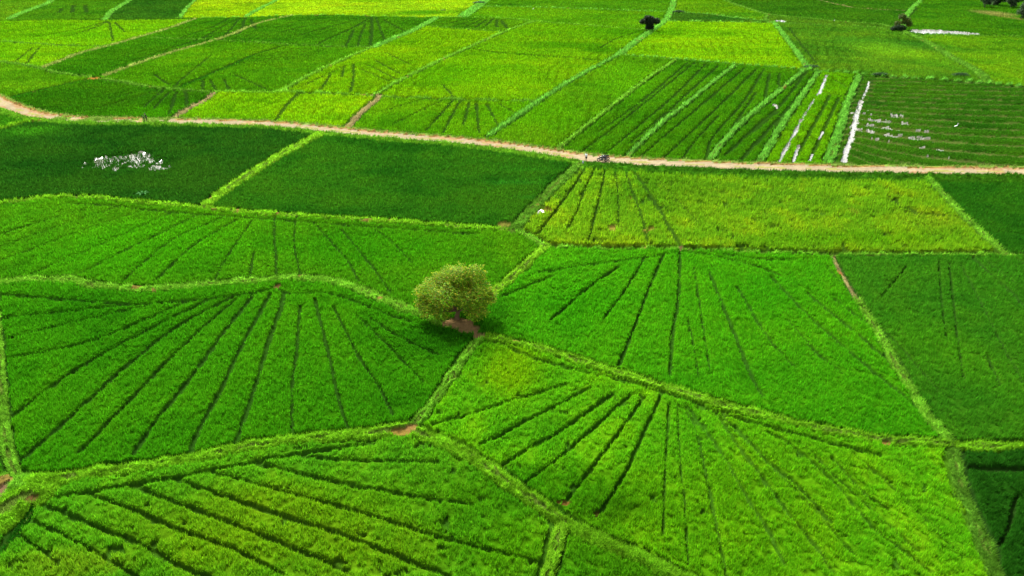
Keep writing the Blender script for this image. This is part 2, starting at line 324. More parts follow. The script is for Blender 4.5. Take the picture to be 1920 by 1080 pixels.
# soil: px,py,rx,ry,colour
SOILC = alb(172,140,92)
SOIL = [(856,604,30,9,SOILC),(866,607,22,10,SOILC),(882,618,22,9,SOILC),(898,629,14,6,SOILC*.9),(752,808,22,6,alb(150,125,60)),(772,800,12,6,alb(165,130,75)),
        (60,935,15,12,alb(110,90,50)),(-4,925,12,28,alb(125,100,75)),(1058,942,14,5,alb(125,100,45)),(1120,962,12,5,alb(80,85,30)),(520,536,7,4,alb(110,90,50)),
        (564,516,8,3,alb(110,100,50)),(1160,430,20,7,alb(150,135,60)),(1218,431,17,5,alb(145,135,55)),(1238,720,8,4,alb(120,110,50)),(1276,464,9,4,alb(110,90,60)),
        (925,643,12,4,alb(60,100,20)),(1022,395,14,4,alb(120,85,50)),(945,420,14,5,alb(120,120,50)),(1660,829,10,3,alb(150,120,60)),(176,147,14,2,alb(190,130,60)),(1180,372,6,3,alb(100,80,40)),
        (1575,510,4,6,alb(150,110,60))]
# tint patches of the crop, some painting the tree's shadow into it: px,py,rx,ry,colour,strength
def c_(r,g,b): return alb(r,g,b)
PATCH = [(960,690,70,60,c_(110,165,5),.6),(1300,990,330,150,c_(95,165,8),.55),(1500,900,240,120,c_(95,165,8),.35),(1030,920,220,50,c_(30,115,5),.5),(1130,960,80,30,c_(10,80,5),.4),(1105,281,14,2.5,c_(8,60,10),.9),
         (500,985,330,100,c_(110,160,10),.55),(760,930,200,60,c_(80,150,8),.4),(120,1060,120,40,c_(120,165,20),.6),(650,1040,300,60,c_(100,155,10),.4),(900,1000,120,80,c_(60,140,5),.4),
         (1745,415,70,25,c_(118,150,20),.35),(1700,370,80,18,c_(112,162,15),.3),(1310,380,60,40,c_(120,165,15),.2),(1600,450,230,18,c_(60,140,5),.5),
         (280,455,220,60,c_(62,165,6),.45),(830,640,120,35,c_(14,80,5),.5),(920,590,60,40,c_(20,90,8),.5),(740,620,100,30,c_(20,95,5),.3),(700,470,200,40,c_(40,145,5),.3),  # the dark tints beside the tree stand for its cast shadow
         (1600,400,10,6,c_(140,140,40),.4),(1750,650,90,90,c_(70,150,10),.35),(1860,700,80,100,c_(75,150,15),.35),(1420,560,120,60,c_(40,145,8),.4),(1100,570,100,60,c_(40,145,5),.35),
         (1690,98,70,18,c_(130,195,20),.75),(1640,85,60,20,c_(90,170,30),.4),(1750,120,40,12,c_(100,180,20),.4),(200,305,120,40,c_(15,75,10),.3),
         (60,248,60,12,c_(70,160,20),.7),(980,320,70,4,c_(50,140,20),.6),(960,345,60,5,c_(45,135,25),.5),(1000,372,50,4,c_(40,130,25),.4),(120,70,120,30,c_(100,190,5),.3),
         (1120,60,200,12,c_(60,150,5),.3),(900,140,120,30,c_(90,180,5),.4),(1060,85,90,8,c_(50,135,5),.6),(1120,95,40,6,c_(40,125,5),.6),(790,25,60,6,c_(60,150,10),.7),(280,210,90,14,c_(70,160,5),.5),
         (870,22,40,7,c_(55,140,10),.7),(1000,210,120,40,c_(90,180,5),.5),(1180,150,80,40,c_(90,180,8),.5),(1390,28,60,5,c_(50,140,20),.4),(1350,35,60,4,c_(40,110,20),.6),(1740,90,70,12,c_(60,140,30),.4),
         (1860,25,30,6,c_(150,160,70),.9),(1890,33,14,6,c_(140,150,60),.7),(1470,195,60,30,c_(60,150,5),.3),(960,1040,90,60,c_(70,150,5),.4)]
# fields: seed pixels, colour, crop height, variation, label
FIELDS = [
 ([(300,700),(560,560),(800,660),(20,800),(30,570),(100,850)], (62,135,12), .62, 'deep green rice field fanned by dark furrows, left of the bare soil under the tree'),
 ([(300,450),(860,480),(60,400),(750,520),(840,590)], (72,141,14), .55, 'mid green rice field behind the wavy grass bank, left of the lone tree'),
 ([(1100,560),(1500,700),(1400,600),(1640,700)], (70,148,14), .6, 'green rice field to the right of the lone tree with furrows meeting at its far edge'),
 ([(1800,600),(1900,700)], (56,122,20), .6, 'green rice field cut by the right frame edge beyond the diagonal grass bank'),
 ([(1300,850),(900,700),(1700,1000),(850,780),(1500,950)], (92,156,16), .62, 'yellow green rice field fanned by furrows at the lower right'),
 ([(500,950),(900,900),(200,1000),(700,850),(900,1050),(30,1060),(150,920)], (90,148,20), .66, 'patchy lime green rice field with long slanting furrows along the bottom edge'),
 ([(1130,1060),(1080,1030)], (71,140,16), .6, 'small green rice triangle at the bottom edge between two grass banks'),
 ([(1890,900),(1860,1000)], (33,90,18), .62, 'dark green rice field in the bottom right corner'),
 ([(12,1002),(0,1025)], (70,142,18), .6, 'strip of green rice in the bottom left corner'),
 ([(1400,400),(1050,390),(1120,380),(1780,450)], (110,162,22), .78, 'tall yellow green rice field with brown spots just below the dirt road'),
 ([(1850,380)], (38,107,18), .6, 'dark green rice field at the right edge just below the dirt road'),
 ([(750,330),(950,380)], (44,105,18), .7, 'dark green rice field between the lime grass bank and the yellow green field'),
 ([(150,300),(450,280),(30,330),(300,350)], (38,92,18), .7, 'dark green rice field with a flooded patch of thin crop'),
 ([(10,222),(5,225)], (64,137,20), .6, 'small green rice corner below the bend of the dirt road at the left'),
 ([(230,190),(340,185),(150,190)], (64,130,14), .6, 'green rice field with a small fan of furrows behind the two people'),
 ([(450,200),(570,205),(420,185)], (119,182,12), .55, 'bright green rice field against the road left of the brown dirt strip'),
 ([(800,215),(860,230),(700,230)], (102,170,14), .6, 'green rice fan field against the road right of the brown dirt strip'),
 ([(1060,230),(1140,180),(980,250)], (98,164,16), .6, 'bright green rice strip along the pale diagonal bank that ends at the road'),
 ([(1200,220),(1150,240),(1300,150)], (78,150,14), .6, 'striped green rice field between the two thin pale bunds beyond the motorbike'),
 ([(1330,220),(1450,145),(1260,270)], (76,147,14), .6, 'striped green rice field with curved furrows beyond the road, left of the narrow strips'),
 ([(1440,220),(1500,160),(1400,270),(1380,285)], (71,142,14), .6, 'narrow green rice strip with two dark water furrows'),
 ([(1570,220),(1520,180),(1480,250),(1580,160),(1545,205),(1450,290),(1500,290),(1540,280),(1600,150),(1455,297)], (104,176,12), .6, 'yellow green rice strips beside the white water furrow'),
 ([(1750,230),(1630,200),(1600,240),(1620,150),(1600,280),(1900,300),(1570,290),(1590,250)], (66,126,22), .4, 'young rice planted in rows over shining water at the right edge beyond the road'),
 ([(850,150),(800,160),(1000,150)], (112,178,12), .6, 'bright green rice field in the middle distance between two diagonal bunds'),
 ([(1050,75),(1100,100)], (112,178,14), .6, 'bright green rice field left of the dark lone tree'),
 ([(620,150),(750,110),(650,110),(850,80)], (126,186,12), .6, 'bright lime rice field with fan furrows behind the brown dirt strip'),
 ([(880,45),(850,42)], (90,154,16), .6, 'small rice field with a tight fan of furrows below the grass mound'),
 ([(600,55),(700,60),(760,45),(480,70)], (74,142,16), .6, 'green rice field with a dense dark fan of furrows in the upper left centre'),
 ([(450,100),(420,95),(380,130)], (90,158,14), .6, 'mid green rice field split by the ditch near its middle'),
 ([(500,140),(450,155),(600,100)], (86,154,14), .6, 'mid green rice field above the bright field at the road'),
 ([(430,45),(400,55),(320,65)], (71,140,14), .6, 'dark green rice wedge with furrows between two sandy banks, upper left'),
 ([(250,110),(300,90),(200,125)], (69,138,14), .6, 'long dark green rice field above the crossing of the sandy banks'),
 ([(60,150),(100,155),(20,170)], (98,162,16), .6, 'green rice field at the left edge above the bend of the road'),
 ([(80,105),(30,100),(150,95)], (117,184,14), .6, 'bright rice field at the left edge below a faint straight bank'),
 ([(120,60),(250,50),(320,43)], (117,184,14), .6, 'bright lime rice field spanning the far left under a dark strip'),
 ([(150,25),(100,30),(60,33)], (78,142,20), .6, 'dark green far rice strip with short furrows at the top left'),
 ([(30,10),(10,30),(50,8)], (102,160,23), .6, 'far green rice field in the top left corner'),
 ([(290,12),(300,25),(250,30)], (59,117,24), .6, 'dark far rice field at the top edge left of the lime fields'),
 ([(420,20),(370,28)], (158,202,18), .6, 'pale lime rice field at the top edge left of a grassy ditch'),
 ([(420,3),(400,2)], (160,202,22), .6, 'thin lime rice strip at the top edge above a dark furrow'),
 ([(700,10),(600,18),(560,10)], (160,210,22), .6, 'brightest lime yellow rice field at the top edge left of the grass mound'),
 ([(1050,8),(1100,5)], (90,157,18), .6, 'green rice strip at the top edge left of the far pale bank'),
 ([(1000,25),(1100,35),(1200,40),(950,22)], (100,167,16), .6, 'long green rice strip in front of the far pale bank, left of the dark tree'),
 ([(1310,10),(1350,22),(1290,5)], (107,167,18), .6, 'green rice field at the top edge right of the far pale bank'),
 ([(1300,33),(1350,38),(1270,32)], (74,127,28), .5, 'dull green overgrown strip right of the dark tree'),
 ([(1350,90),(1250,90),(1400,70),(1270,60)], (126,186,12), .6, 'bright lime rice field right of the dark lone tree'),
 ([(1600,100),(1550,80),(1700,120),(1500,60)], (93,152,28), .55, 'mottled green rice field with a yellow patch, right of the pale slanting bank'),
 ([(1850,110),(1780,85),(1900,130)], (110,170,22), .6, 'light green rice field at the right edge below the pond'),
 ([(1450,15),(1500,20),(1550,30)], (69,130,20), .6, 'dark green rice field at the top edge between two curved banks'),
 ([(1650,8),(1600,5)], (66,128,20), .6, 'dark green rice strip at the top edge left of the far pale bank by the bush'),
 ([(1600,45),(1550,42)], (90,142,28), .6, 'thin grassy strip between two banks leading to the bush'),
 ([(1800,40),(1760,20),(1900,50)], (76,142,18), .6, 'green rice field behind the pond in front of the woodland edge'),
]
# ------------------------------------------------------------------ the map rasterised on a fine ground grid
Y0, Y1 = 25.0, 640.0
ys = [Y0]
while ys[-1] < Y1:
    y = ys[-1]; ys.append(y + min(1.25, max(.05, .95*(y*y+H*H)/(692*H))))
YS = np.array(ys); NR = len(YS); NC = 1180
U = np.linspace(-1, 1, NC)
HW = .745*(YS*cp + H*sp) + 6.0
X = U[None, :]*HW[:, None]; Y = np.repeat(YS[:, None], NC, 1)
cellx = (2*HW/(NC-1)); celly = np.gradient(YS)
CELL = np.maximum(cellx, celly*.55)[:, None]
def seg_dist(pts, reach, out, idx=None, ids=None, tval=None):
    """min distance from grid points to a polyline, written into out"""
    for a, b in zip(pts[:-1], pts[1:]):
        rr = reach
        y0 = min(a[1], b[1])-rr; y1 = max(a[1], b[1])+rr
        i0 = np.searchsorted(YS, y0); i1 = np.searchsorted(YS, y1)
        if i1 <= i0: continue
        hw = HW[i0:i1]
        x0 = min(a[0], b[0])-rr; x1 = max(a[0], b[0])+rr
        us = [x0/hw[0], x0/hw[-1], x1/hw[0], x1/hw[-1]]
        j0 = int(max(0, np.floor((min(us)+1)/2*(NC-1)))); j1 = int(min(NC, np.ceil((max(us)+1)/2*(NC-1))+1))
        if j1 <= j0: continue
        xs = X[i0:i1, j0:j1]; yy = Y[i0:i1, j0:j1]
        d = b-a; l2 = max(1e-9, float(d@d))
        t = np.clip(((xs-a[0])*d[0]+(yy-a[1])*d[1])/l2, 0, 1)
        dd = np.hypot(xs-a[0]-t*d[0], yy-a[1]-t*d[1])
        o = out[i0:i1, j0:j1]; m = dd < o; o[m] = dd[m]
        if ids is not None: ids[i0:i1, j0:j1][m] = idx
WOB = (fbm(X, Y, 1.6, 5)-.5)
WOB2 = (fbm(X, Y, .5, 9, 2)-.5)
bankrel = np.full(X.shape, 9.0); bankid = np.full(X.shape, -1, np.int32); bankd = np.full(X.shape, 9.0)
roadd = np.full(X.shape, 99.0)
seg_dist(spline([gp(*p, 0.35) for p in ROAD]), 9.0, roadd)
BSURF = {}
for i, (key, pts, wd, surf) in enumerate(BANKS):
    d = np.full(X.shape, 99.0)
    P = [np.array(gp(x, max(y, -12), .3)) for x, y in pts]
    seg_dist(spline(P), wd/2+3.5, d)
    if surf == 'frost': wd = wd*.72
    half = np.maximum(wd/2, CELL*.62)
    dn = d + WOB*min(.7, wd*.55) if wd > .9 else d + WOB*.25
    rel = dn/half
    m = rel < bankrel
    bankrel[m] = rel[m]; bankid[m] = i
    m2 = (dn-half) < bankd; bankd[m2] = (dn-half)[m2]
    BSURF[i] = surf
isbank = (bankrel < 1)
# barrier lines for telling the fields apart: the banks run on a little past their ends so that the corners close
bard = np.full(X.shape, 99.0)
for key, pts, wd, surf in BANKS:
    P = spline([np.array(gp(x, max(y, -12), .3)) for x, y in pts])
    for e, f_, px_ in ((0, 1, pts[0]), (-1, -2, pts[-1])):
        d = P[e]-P[f_]; d = d/max(1e-6, np.linalg.norm(d))
        out_ = px_[0] < -10 or px_[0] > 1930 or px_[1] < -3 or px_[1] > 1085
        far_ = max(1.6, P[e][1]*.014)
        P.append(P[e]+d*(160 if out_ and px_[1] < 5 else 30 if out_ else far_)) if e == -1 else P.insert(0, P[e]+d*(160 if out_ and px_[1] < 5 else 30 if out_ else far_))
    d_ = np.full(X.shape, 99.0); seg_dist(P, wd/2+3, d_)
    bard = np.minimum(bard, d_-np.maximum(wd*.3, CELL*1.05))
barrier = isbank | (bard < 0) | (roadd < ROAD_W/2+1.3)
# connected regions between the banks (runs joined row by row); where two fields still touch the lines are thickened
def regions(barr):
    par = []
    def find(a):
        while par[a] != a:
            par[a] = par[par[a]]; a = par[a]
        return a
    comp = np.full(X.shape, -1, np.int64); prev = []
    for r in range(NR):
        e = np.diff(np.concatenate([[0], (~barr[r]).astype(np.int8), [0]]))
        s_ = np.nonzero(e == 1)[0]; t_ = np.nonzero(e == -1)[0]; cur = []
        for s0, t0 in zip(s_, t_):
            n = len(par); par.append(n); cur.append((s0, t0, n)); comp[r, s0:t0] = n
            for (ps, pt, pn) in prev:
                if ps < t0 and pt > s0:
                    a, b = find(n), find(pn)
                    if a != b: par[a] = b
        prev = cur
    roots = np.array([find(i) for i in range(len(par))]); ok = comp >= 0; comp[ok] = roots[comp[ok]]
    return comp
def cell_of(x, y):
    i = int(np.clip(np.searchsorted(YS, y), 0, NR-1)); j = int(round((x/HW[i]+1)/2*(NC-1)))
    return i, int(np.clip(j, 0, NC-1))
field = np.full(X.shape, -1, np.int32)
comp0 = None
for k in range(7):
    comp = regions(barrier | (bard < k*CELL*.8)); comp0 = comp if comp0 is None else comp0
    own = {}
    for fi, f in enumerate(FIELDS):
        for s in f[0]:
            i, j = cell_of(*gp(*s, .3))
            if comp[i, j] >= 0: own.setdefault(int(comp[i, j]), set()).add(fi)
            elif k == 0: print('seed on barrier', s, fi)
    clash = [v for v in own.values() if len(v) > 1]; print('thickness', k, 'clashes', clash)
    mx = np.full(int(comp.max())+1, -1, np.int32)
    for c0, v in own.items():
        if len(v) == 1: mx[c0] = next(iter(v))
    okc = (comp >= 0) & (field < 0); field[okc] = mx[comp[okc]]
    if not clash: break
def grow(n, mask=None):
    global field
    for it in range(n):
        e = (field < 0) if mask is None else ((field < 0) & mask)
        if not e.any(): break
        g = np.full((NR+2, NC+2), -1, np.int32); g[1:-1, 1:-1] = field
        nb_ = np.maximum(np.maximum(g[:-2, 1:-1], g[2:, 1:-1]), np.maximum(g[1:-1, :-2], g[1:-1, 2:]))
        field = np.where(e, nb_, field)
grow(300, ~barrier)
unk = (field < 0) & (comp0 >= 0)
cids, cnts = np.unique(comp0[unk], return_counts=True)
for c0, n in zip(cids, cnts):
    if n > 900:
        ii, jj = np.nonzero(unk & (comp0 == c0)); k = len(ii)//2
        x, y = X[ii[k], jj[k]], Y[ii[k], jj[k]]; dep = y*cp+(H-.3)*sp
        print('UNNAMED region', n, 'cells near px', round(960+x/dep*F), round(540-(-(H-.3)*cp+y*sp)/dep*F))
grow(400)
NF = len(FIELDS)
barrier = isbank | (roadd < ROAD_W/2+1.3)
# water and soil
waterm = np.zeros(X.shape, bool); wd_ = np.full(X.shape, 99.0)
for pts, wdt in WATER:
    d = np.full(X.shape, 99.0); seg_dist(spline([np.array(gp(*p, .05)) for p in pts]), wdt/2+1.5, d)
    waterm |= (d + WOB*.8*wdt) < wdt/2
def ell(px, py, rx, ry, z=.3):
    cx, cy = gp(px, py, z); dx = abs(gp(px+rx, py, z)[0]-cx); dy = abs(gp(px, py+ry, z)[1]-gp(px, py-ry, z)[1])/2
    return np.sqrt(((X-cx)/dx)**2 + ((Y-cy)/dy)**2)
for px, py, rx, ry in WELL:
    waterm |= (ell(px, py, rx, ry, .05) + WOB*.5) < .95
sparse = np.zeros(X.shape)
ns = fbm(X, Y*.6, .9, 33, 3)
for px, py, rx, ry, st in WPATCH:
    e = ell(px, py, rx, ry, .05); inside = smooth(1.25, .35, e + WOB*.7)
    sparse = np.maximum(sparse, inside*st)
    waterm |= (inside*st*1.05 > ns*1.15)
# young rows over water: rows of the right-hand paddy
PAD = 22
padd = (field == PAD)
dpt = Y*cp+(H-.3)*sp; PXg = 960+X/dpt*F; PYg = 540-(-(H-.3)*cp+Y*sp)/dpt*F
y0r = PYg.copy()
for it in range(12):                                           # the rows curve away from the white furrow
    sl = np.interp(y0r, [140, 187, 230, 267, 305], [.03, .09, .2, .36, .5]); dxr = np.clip(PXg-1590, 0, 500)
    y0r = .5*y0r + .5*(PYg - sl*dxr/(1+dxr/260))
angr = np.arctan((540-y0r)/F)-PITCH; rowY = (H-.3)/np.tan(np.clip(-angr, .02, 1.5))
rowv = .5+.5*np.cos((rowY+WOB*1.2)*2*np.pi/5.0)
e1 = np.exp(-(ell(1650, 235, 90, 50))**2)
padgap = padd & (rowv < .04+.16*vnoise(X, Y, 4, 72)+.25*e1)
waterm |= padgap & (vnoise(X, Y, 1.2, 71) + .7*e1 > 1.16)
tx, ty = X, Y
# crop lines
tram = np.zeros(X.shape); tramw = np.zeros(X.shape)
BR = fbm(X, Y, 2.6, 21, 3)
for pts, wdt, st in TR:
    d = np.full(X.shape, 99.0); P = spline([np.array(gp(x, y, .3)) for x, y in pts]); seg_dist(P, wdt+1.6, d)
    dl = P[-1]-P[0]; md = (P[-1]+P[0])/2
    cross = abs(dl[0]*md[1]-dl[1]*md[0])/max(1e-6, np.linalg.norm(dl)*np.linalg.norm(md))   # tracks worn across the slope of view are the wider ones
    wdt = wdt*(.92+.75*min(1, cross*1.3)*(1 if md[1] < 105 else .35))
    half = np.maximum(wdt*(.35+.0028*Y)*np.where(np.isin(field, [4, 5]), .72, .9), CELL*.62)*(.75+.7*vnoise(X, Y, 1.3, 3))
    v = smooth(1.35, .6, (d+WOB2*.18)/half)
    br = smooth(.50-.52*st, .62-.45*st, BR)
    br = np.where(st >= .95, np.maximum(br, .85*smooth(.15, .3, BR)), br)
    br = .68+.32*br
    tramw = np.maximum(tramw, smooth(2.6, 1.1, (d+WOB2*.18)/half)*br)
    tram = np.maximum(tram, v*np.clip(br*(.6+.4*st), 0, 1))
# holes in the crop
holes = smooth(.66, .76, fbm(X, Y*.7, 1.3, 55, 3))*(field == 9)*.85 + smooth(.74, .80, fbm(X, Y, 1.2, 56, 3))*np.isin(field, [4, 5])*.7
# ------------------------------------------------------------------ heights and colours
fcol = np.zeros(X.shape+(3,)); hz = np.zeros(X.shape); reflect = np.zeros(X.shape)
C_TAB = np.array([alb(*f[1]) for f in FIELDS])*np.array([1.34, 1.45, 1.3])
C_TAB[[9, 10, 11, 12]] *= 1.2; C_TAB[[0, 1, 2, 3, 6, 7, 8]] *= 1.32; C_TAB[[4, 5]] *= 1.38
for q_, r_, g_ in ((0, 1.1, 1.12), (2, 1.08, 1.14), (4, .95, 1.18), (5, .86, 1.14), (6, .95, 1.1), (9, 1.04, 1.10), (10, 1.5, 1.1), (11, 1.3, 1.18), (12, 1.15, 1.08), (3, 1.1, 1.08), (15, 1.28, 1.18), (23, 1.08, 1.04), (45, 1.15, 1.14)): C_TAB[q_] *= (r_, g_, 1.1)
H_TAB = np.array([f[2]*(.66 if f[2] > .45 else 1) for f in FIELDS])
infield = (field >= 0) & ~barrier
fidx = np.clip(field, 0, NF-1)
fcol[:] = C_TAB[fidx]; crop = H_TAB[fidx]
n1 = fbm(X, Y, 22, 61, 3); n2 = fbm(X, Y*.8, 3.2, 62, 3); n3 = fbm(X, Y, .9, 63, 2)
tint = (n1-.5)*1.25 + (n2-.5)*.95 + (fbm(X*.22, Y, 4.5, 67, 3)-.5)*.7*smooth(90, 170, Y)
yel = np.array([1.40, 1.12, 1.0]); drk = np.array([.55, .72, .8])
fd = np.array(gp(1000, 41))-np.array(gp(702, 179)); fd /= np.linalg.norm(fd); fa = math.atan2(fd[1], fd[0])
FANG = np.array([fa + [0, .10, -.08, .16][i % 4] for i in range(NF)])[fidx]
sw = fbm(X, Y, 14, 140, 2)*6
stripe = .5+.5*np.cos((-X*np.sin(FANG)+Y*np.cos(FANG)+sw)*2*np.pi/3.1)
stripe = stripe**5*smooth(105, 150, Y)*smooth(.36, .62, fbm(X, Y, 16, 141, 2))*~np.isin(field, [9, 11, 12, 22])
mott = np.isin(field, [i for i, f in enumerate(FIELDS) if 'mottled' in f[3] or 'pond' in f[3]])
tint = tint + np.where(np.isin(field, [10, 11, 12]), (fbm(X*.6, Y, 5, 98, 4)-.5)*1.6, 0)
tint = tint + np.where(mott, (fbm(X*.7+Y*.3, Y*.5, 5, 99, 3)-.5)*1.3, 0)
fcol *= np.where(tint[..., None] > 0, 1+(yel-1)*np.clip(tint*1.6, 0, 1)[..., None], 1+(1-drk)*np.clip(tint*1.7, -1, 0)[..., None])
fcol *= (1-.38*stripe)[..., None]
strong = np.isin(field, [4, 5, 9])
m = smooth(.52, .72, n2)*strong*.5
fcol = fcol*(1-m[..., None]) + (fcol*np.array([1.5, 1.15, 1.0]))*m[..., None]
PSC = {}
for px, py, rx, ry, c, st in PATCH:
    e = ell(px, py, rx, ry) + WOB*.35 + (n1-.5)*.6
    k = (smooth(1.3, .3, e)*st*(.75+.5*n2))[..., None].clip(0, 1)*infield[..., None]
    c = c*np.array([1.12, 1.02, 1.3])*(1.95 if py > 330 else 1.45)
    fcol = fcol*(1-k) + c*k
wet = np.array([.005, .014, .002])
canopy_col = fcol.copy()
fcol = fcol*np.array([.40, .36, .4])                        # shadow between the tufts painted in, with lower leaves and mud
hz = crop + (n3-.5)*.24 + (n2-.5)*.12 + (vnoise(X, Y, .38, 101)-.5)*.12
hz = hz*(1-.85*smooth(.05, .4, sparse))
gapmask = np.clip(np.maximum(tram, holes), 0, 1)*infield
edge_gap_shade = infield & (bankd < np.where(field == 9, .8, .10+.34*vnoise(X, Y, 2.2, 8)+.45*smooth(100, 160, Y)))  # dark strip at crop edges: soil gap plus painted shade of the crop front
edge = smooth(.0, .10, bankd)                                # crop starts a hand's breadth off the bank
hz = hz*(1-gapmask*.92)*np.where(infield, .35+.65*edge, 1)
hz = np.where(padd, .06 + .34*smooth(.15, .6, rowv) + (n3-.5)*.15, hz)
hz = np.where(edge_gap_shade & (n3 < .75), .06, hz)
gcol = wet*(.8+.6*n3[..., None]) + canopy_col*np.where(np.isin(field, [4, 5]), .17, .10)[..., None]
fcol = np.where(((gapmask > .36) | (edge_gap_shade & (n3 < .75)))[..., None], gcol, fcol)  # the furrow mud colour also paints the shaded strip at crop edges
fcol = np.where(padgap[..., None], np.array([.03, .045, .008])*(.7+.6*n3[..., None]), fcol)
# banks
BC = {'bright': alb(120,186,30), 'pale': alb(114,180,42), 'lime': alb(130,192,36), 'dull': alb(94,150,38), 'frost': alb(104,176,54), 'dirt': alb(152,140,90), 'dirt2': alb(140,160,70), 'ditch': alb(34,98,14)}
BH = {'bright': .50, 'pale': .48, 'lime': .45, 'dull': .3, 'frost': .38, 'dirt': .2, 'dirt2': .22, 'ditch': .08}
bcol = np.zeros(X.shape+(3,)); bh = np.zeros(X.shape)
for i in range(len(BANKS)):
    mm = bankid == i; bcol[mm] = BC[BSURF[i]]; bh[mm] = BH[BSURF[i]]
bh += .28*smooth(100, 150, Y)*(bh > .15)
bn = fbm(X, Y, 1.1, 80, 3)
bcol *= (.45+1.1*bn)[..., None]
path = isbank & (np.abs(bankrel+WOB*.5) < .26) & (BR < .62) & (Y < 140)       # trodden line along the crown
bcol = np.where(path[..., None], alb(98,128,44)*(.7+.6*n3[..., None]), bcol)
dirtpatch = smooth(.60, .72, fbm(X, Y, 4.5, 90, 3))
dm = isbank & (dirtpatch > .5) & (BR > .68)
bcol = np.where(dm[..., None], alb(140,125,60)*(.7+.6*n3[..., None]), bcol)
isb = isbank & ~(roadd < ROAD_W/2+.2)
prof = np.sqrt(np.clip(1-np.clip(bankrel, 0, 1)**2, 0, 1))
hz = np.where(isb, bh*(.35+.65*prof)*(.45+1.1*bn)*np.where(path, .6, 1) + (n3-.5)*.16, hz)
fcol = np.where(isb[..., None], bcol, fcol)
# verge and road
rp_ = np.array(spline([np.array(gp(*p, 0.35)) for p in ROAD])); o_ = np.argsort(rp_[:, 0])
yroad = np.interp(X, rp_[o_, 0], rp_[o_, 1]); near = Y < yroad
VW = np.where(near, np.where(X > gp(1085, 300)[0], 5.2, 3.0), 1.35)
vergein = (roadd < ROAD_W/2+VW+WOB*.8) & ~(isbank & (roadd > ROAD_W/2+1.6))
rd = roadd + WOB*.6
# which side of the road: the near side (towards the camera) has the tall ragged verge
verge = vergein & (rd > ROAD_W/2)
vcol = np.where(near[..., None], alb(104,168,34), alb(132,166,66))*(.6+.8*bn)[..., None]
vcol = np.where((~near & (rd < ROAD_W/2+.55) & (BR > .33))[..., None], alb(176,138,80)*(.75+.5*n3[..., None]), vcol)
vh = np.where(near, .30+.45*(bn-.5)*2, .22+.12*bn)
vh = vh*smooth(ROAD_W/2-.05, ROAD_W/2+.5, rd)+.12
yellowside = near & (X > gp(1100, 300)[0])
vcol = np.where((near & (X > gp(1090, 300)[0]))[..., None], vcol*np.array([.35, .5, .4]), vcol)
roadm = rd <= ROAD_W/2
rut = np.exp(-((roadd-.85)/.35)**2)
gs = smooth(gp(70, 220)[0], gp(150, 224)[0], X)*smooth(gp(340, 227)[0], gp(270, 226)[0], X)    # stretch where grass covers the crown of the road
rcol = alb(206,188,148)*.92*(.84+.3*n2[..., None])*(1+.06*(rut[..., None]-.5))
rcol = np.where((smooth(.5, .8, fbm(X, Y, 5, 44, 3)+.35*(rd/ROAD_W*2)-.15) > .6)[..., None], alb(196,160,116)*(.85+.3*n3[..., None]), rcol)
crown = (roadd < .32+.2*n3) & (BR > .47) & roadm
rcol = np.where(crown[..., None], alb(176,176,96)*(.8+.4*bn[..., None]), rcol)
rcol = rcol*(1-.14*(rut*(BR < .6))[..., None])
grassyroad = (gs > .3) & ((rut < .35) | (BR < .42)) & (BR < .60) & roadm
rcol = np.where(grassyroad[..., None], alb(125,165,60)*(.7+.6*bn[..., None]), rcol)
hz = np.where(verge, vh, hz); fcol = np.where(verge[..., None], vcol, fcol)
hz = np.where(roadm, .30-.05*rut + (n3-.5)*.03, hz); fcol = np.where(roadm[..., None], rcol, fcol)
# soil
soilm = np.zeros(X.shape, bool)
for px, py, rx, ry, c in SOIL:
    mm = (ell(px, py, rx, ry) + WOB*.9) < 1.0
    mm &= ~roadm
    if not isinstance(c, np.ndarray): c = np.array(c)
    if rx > 16 and py > 420 and px > 1000:   # thin, lodged crop: only a tint with holes
        mm &= (n3 > .4)
    soilm |= mm; fcol[mm] = c*(.75+.5*n2[mm][:, None]); hz[mm] = (.12 + .1*n3)[mm] if py > 595 else .18
waterm &= ~roadm & ~isb
hz = np.where(waterm, .02, hz)
fcol = np.where(waterm[..., None], np.array([.05, .05, .03]), fcol)
# object ids: 0..NF-1 fields, 100+i banks, 200 verge, 201 road, 202 water, 203 bare soil
oid = np.where(field >= 0, field, NF-1)
oid = np.where(isb, 100+np.clip(bankid, 0, 99), oid)
oid = np.where((roadd < ROAD_W/2+1.3) & ~isb, 200, oid)
oid = np.where(verge, 200, oid); oid = np.where(roadm, 201, oid); oid = np.where(soilm & ~roadm, 203, oid); oid = np.where(waterm, 202, oid)
# ------------------------------------------------------------------ leaves: every tuft is real blades standing in the crop
DENS = 1.0
N0 = int(1000000*DENS)
ru = RNG.random(N0); Yp = 27*(600/27)**(ru**1.2)                    # density falls with distance squared
Hp = .745*(Yp*cp+H*sp)+5.5
Xp = (RNG.random(N0)*2-1)*Hp
ii = np.clip(np.searchsorted(YS, Yp), 1, NR-1); ii = np.where(Yp-YS[ii-1] < YS[ii]-Yp, ii-1, ii)
jj = np.clip(np.rint((Xp/np.interp(Yp, YS, HW)+1)/2*(NC-1)).astype(int), 0, NC-1)
po = oid[ii, jj]; pg = gapmask[ii, jj]; pz = hz[ii, jj]
keep = (po < 201) & (pg < .28)
keep &= ~(padgap[ii, jj]) & ~(edge_gap_shade[ii, jj])
thin = vnoise(Xp, Yp, .34, 110)*.78 + fbm(Xp, Yp, 1.7, 111, 2)*.22            # bare spots between the tussocks
keep &= ~((thin < np.where(np.isin(po, [4, 5, 9]), .40, .34)) & (po < 100))
for qx, qy in ((275.5, 226.5), (271.5, 227.5), (1129, 303), (1099, 302)):
    gx, gy = gp(qx, qy, .3); keep &= ~(((Xp-gx)**2 + ((Yp-gy)/1.6)**2 < 1.3**2) & (po >= 100))
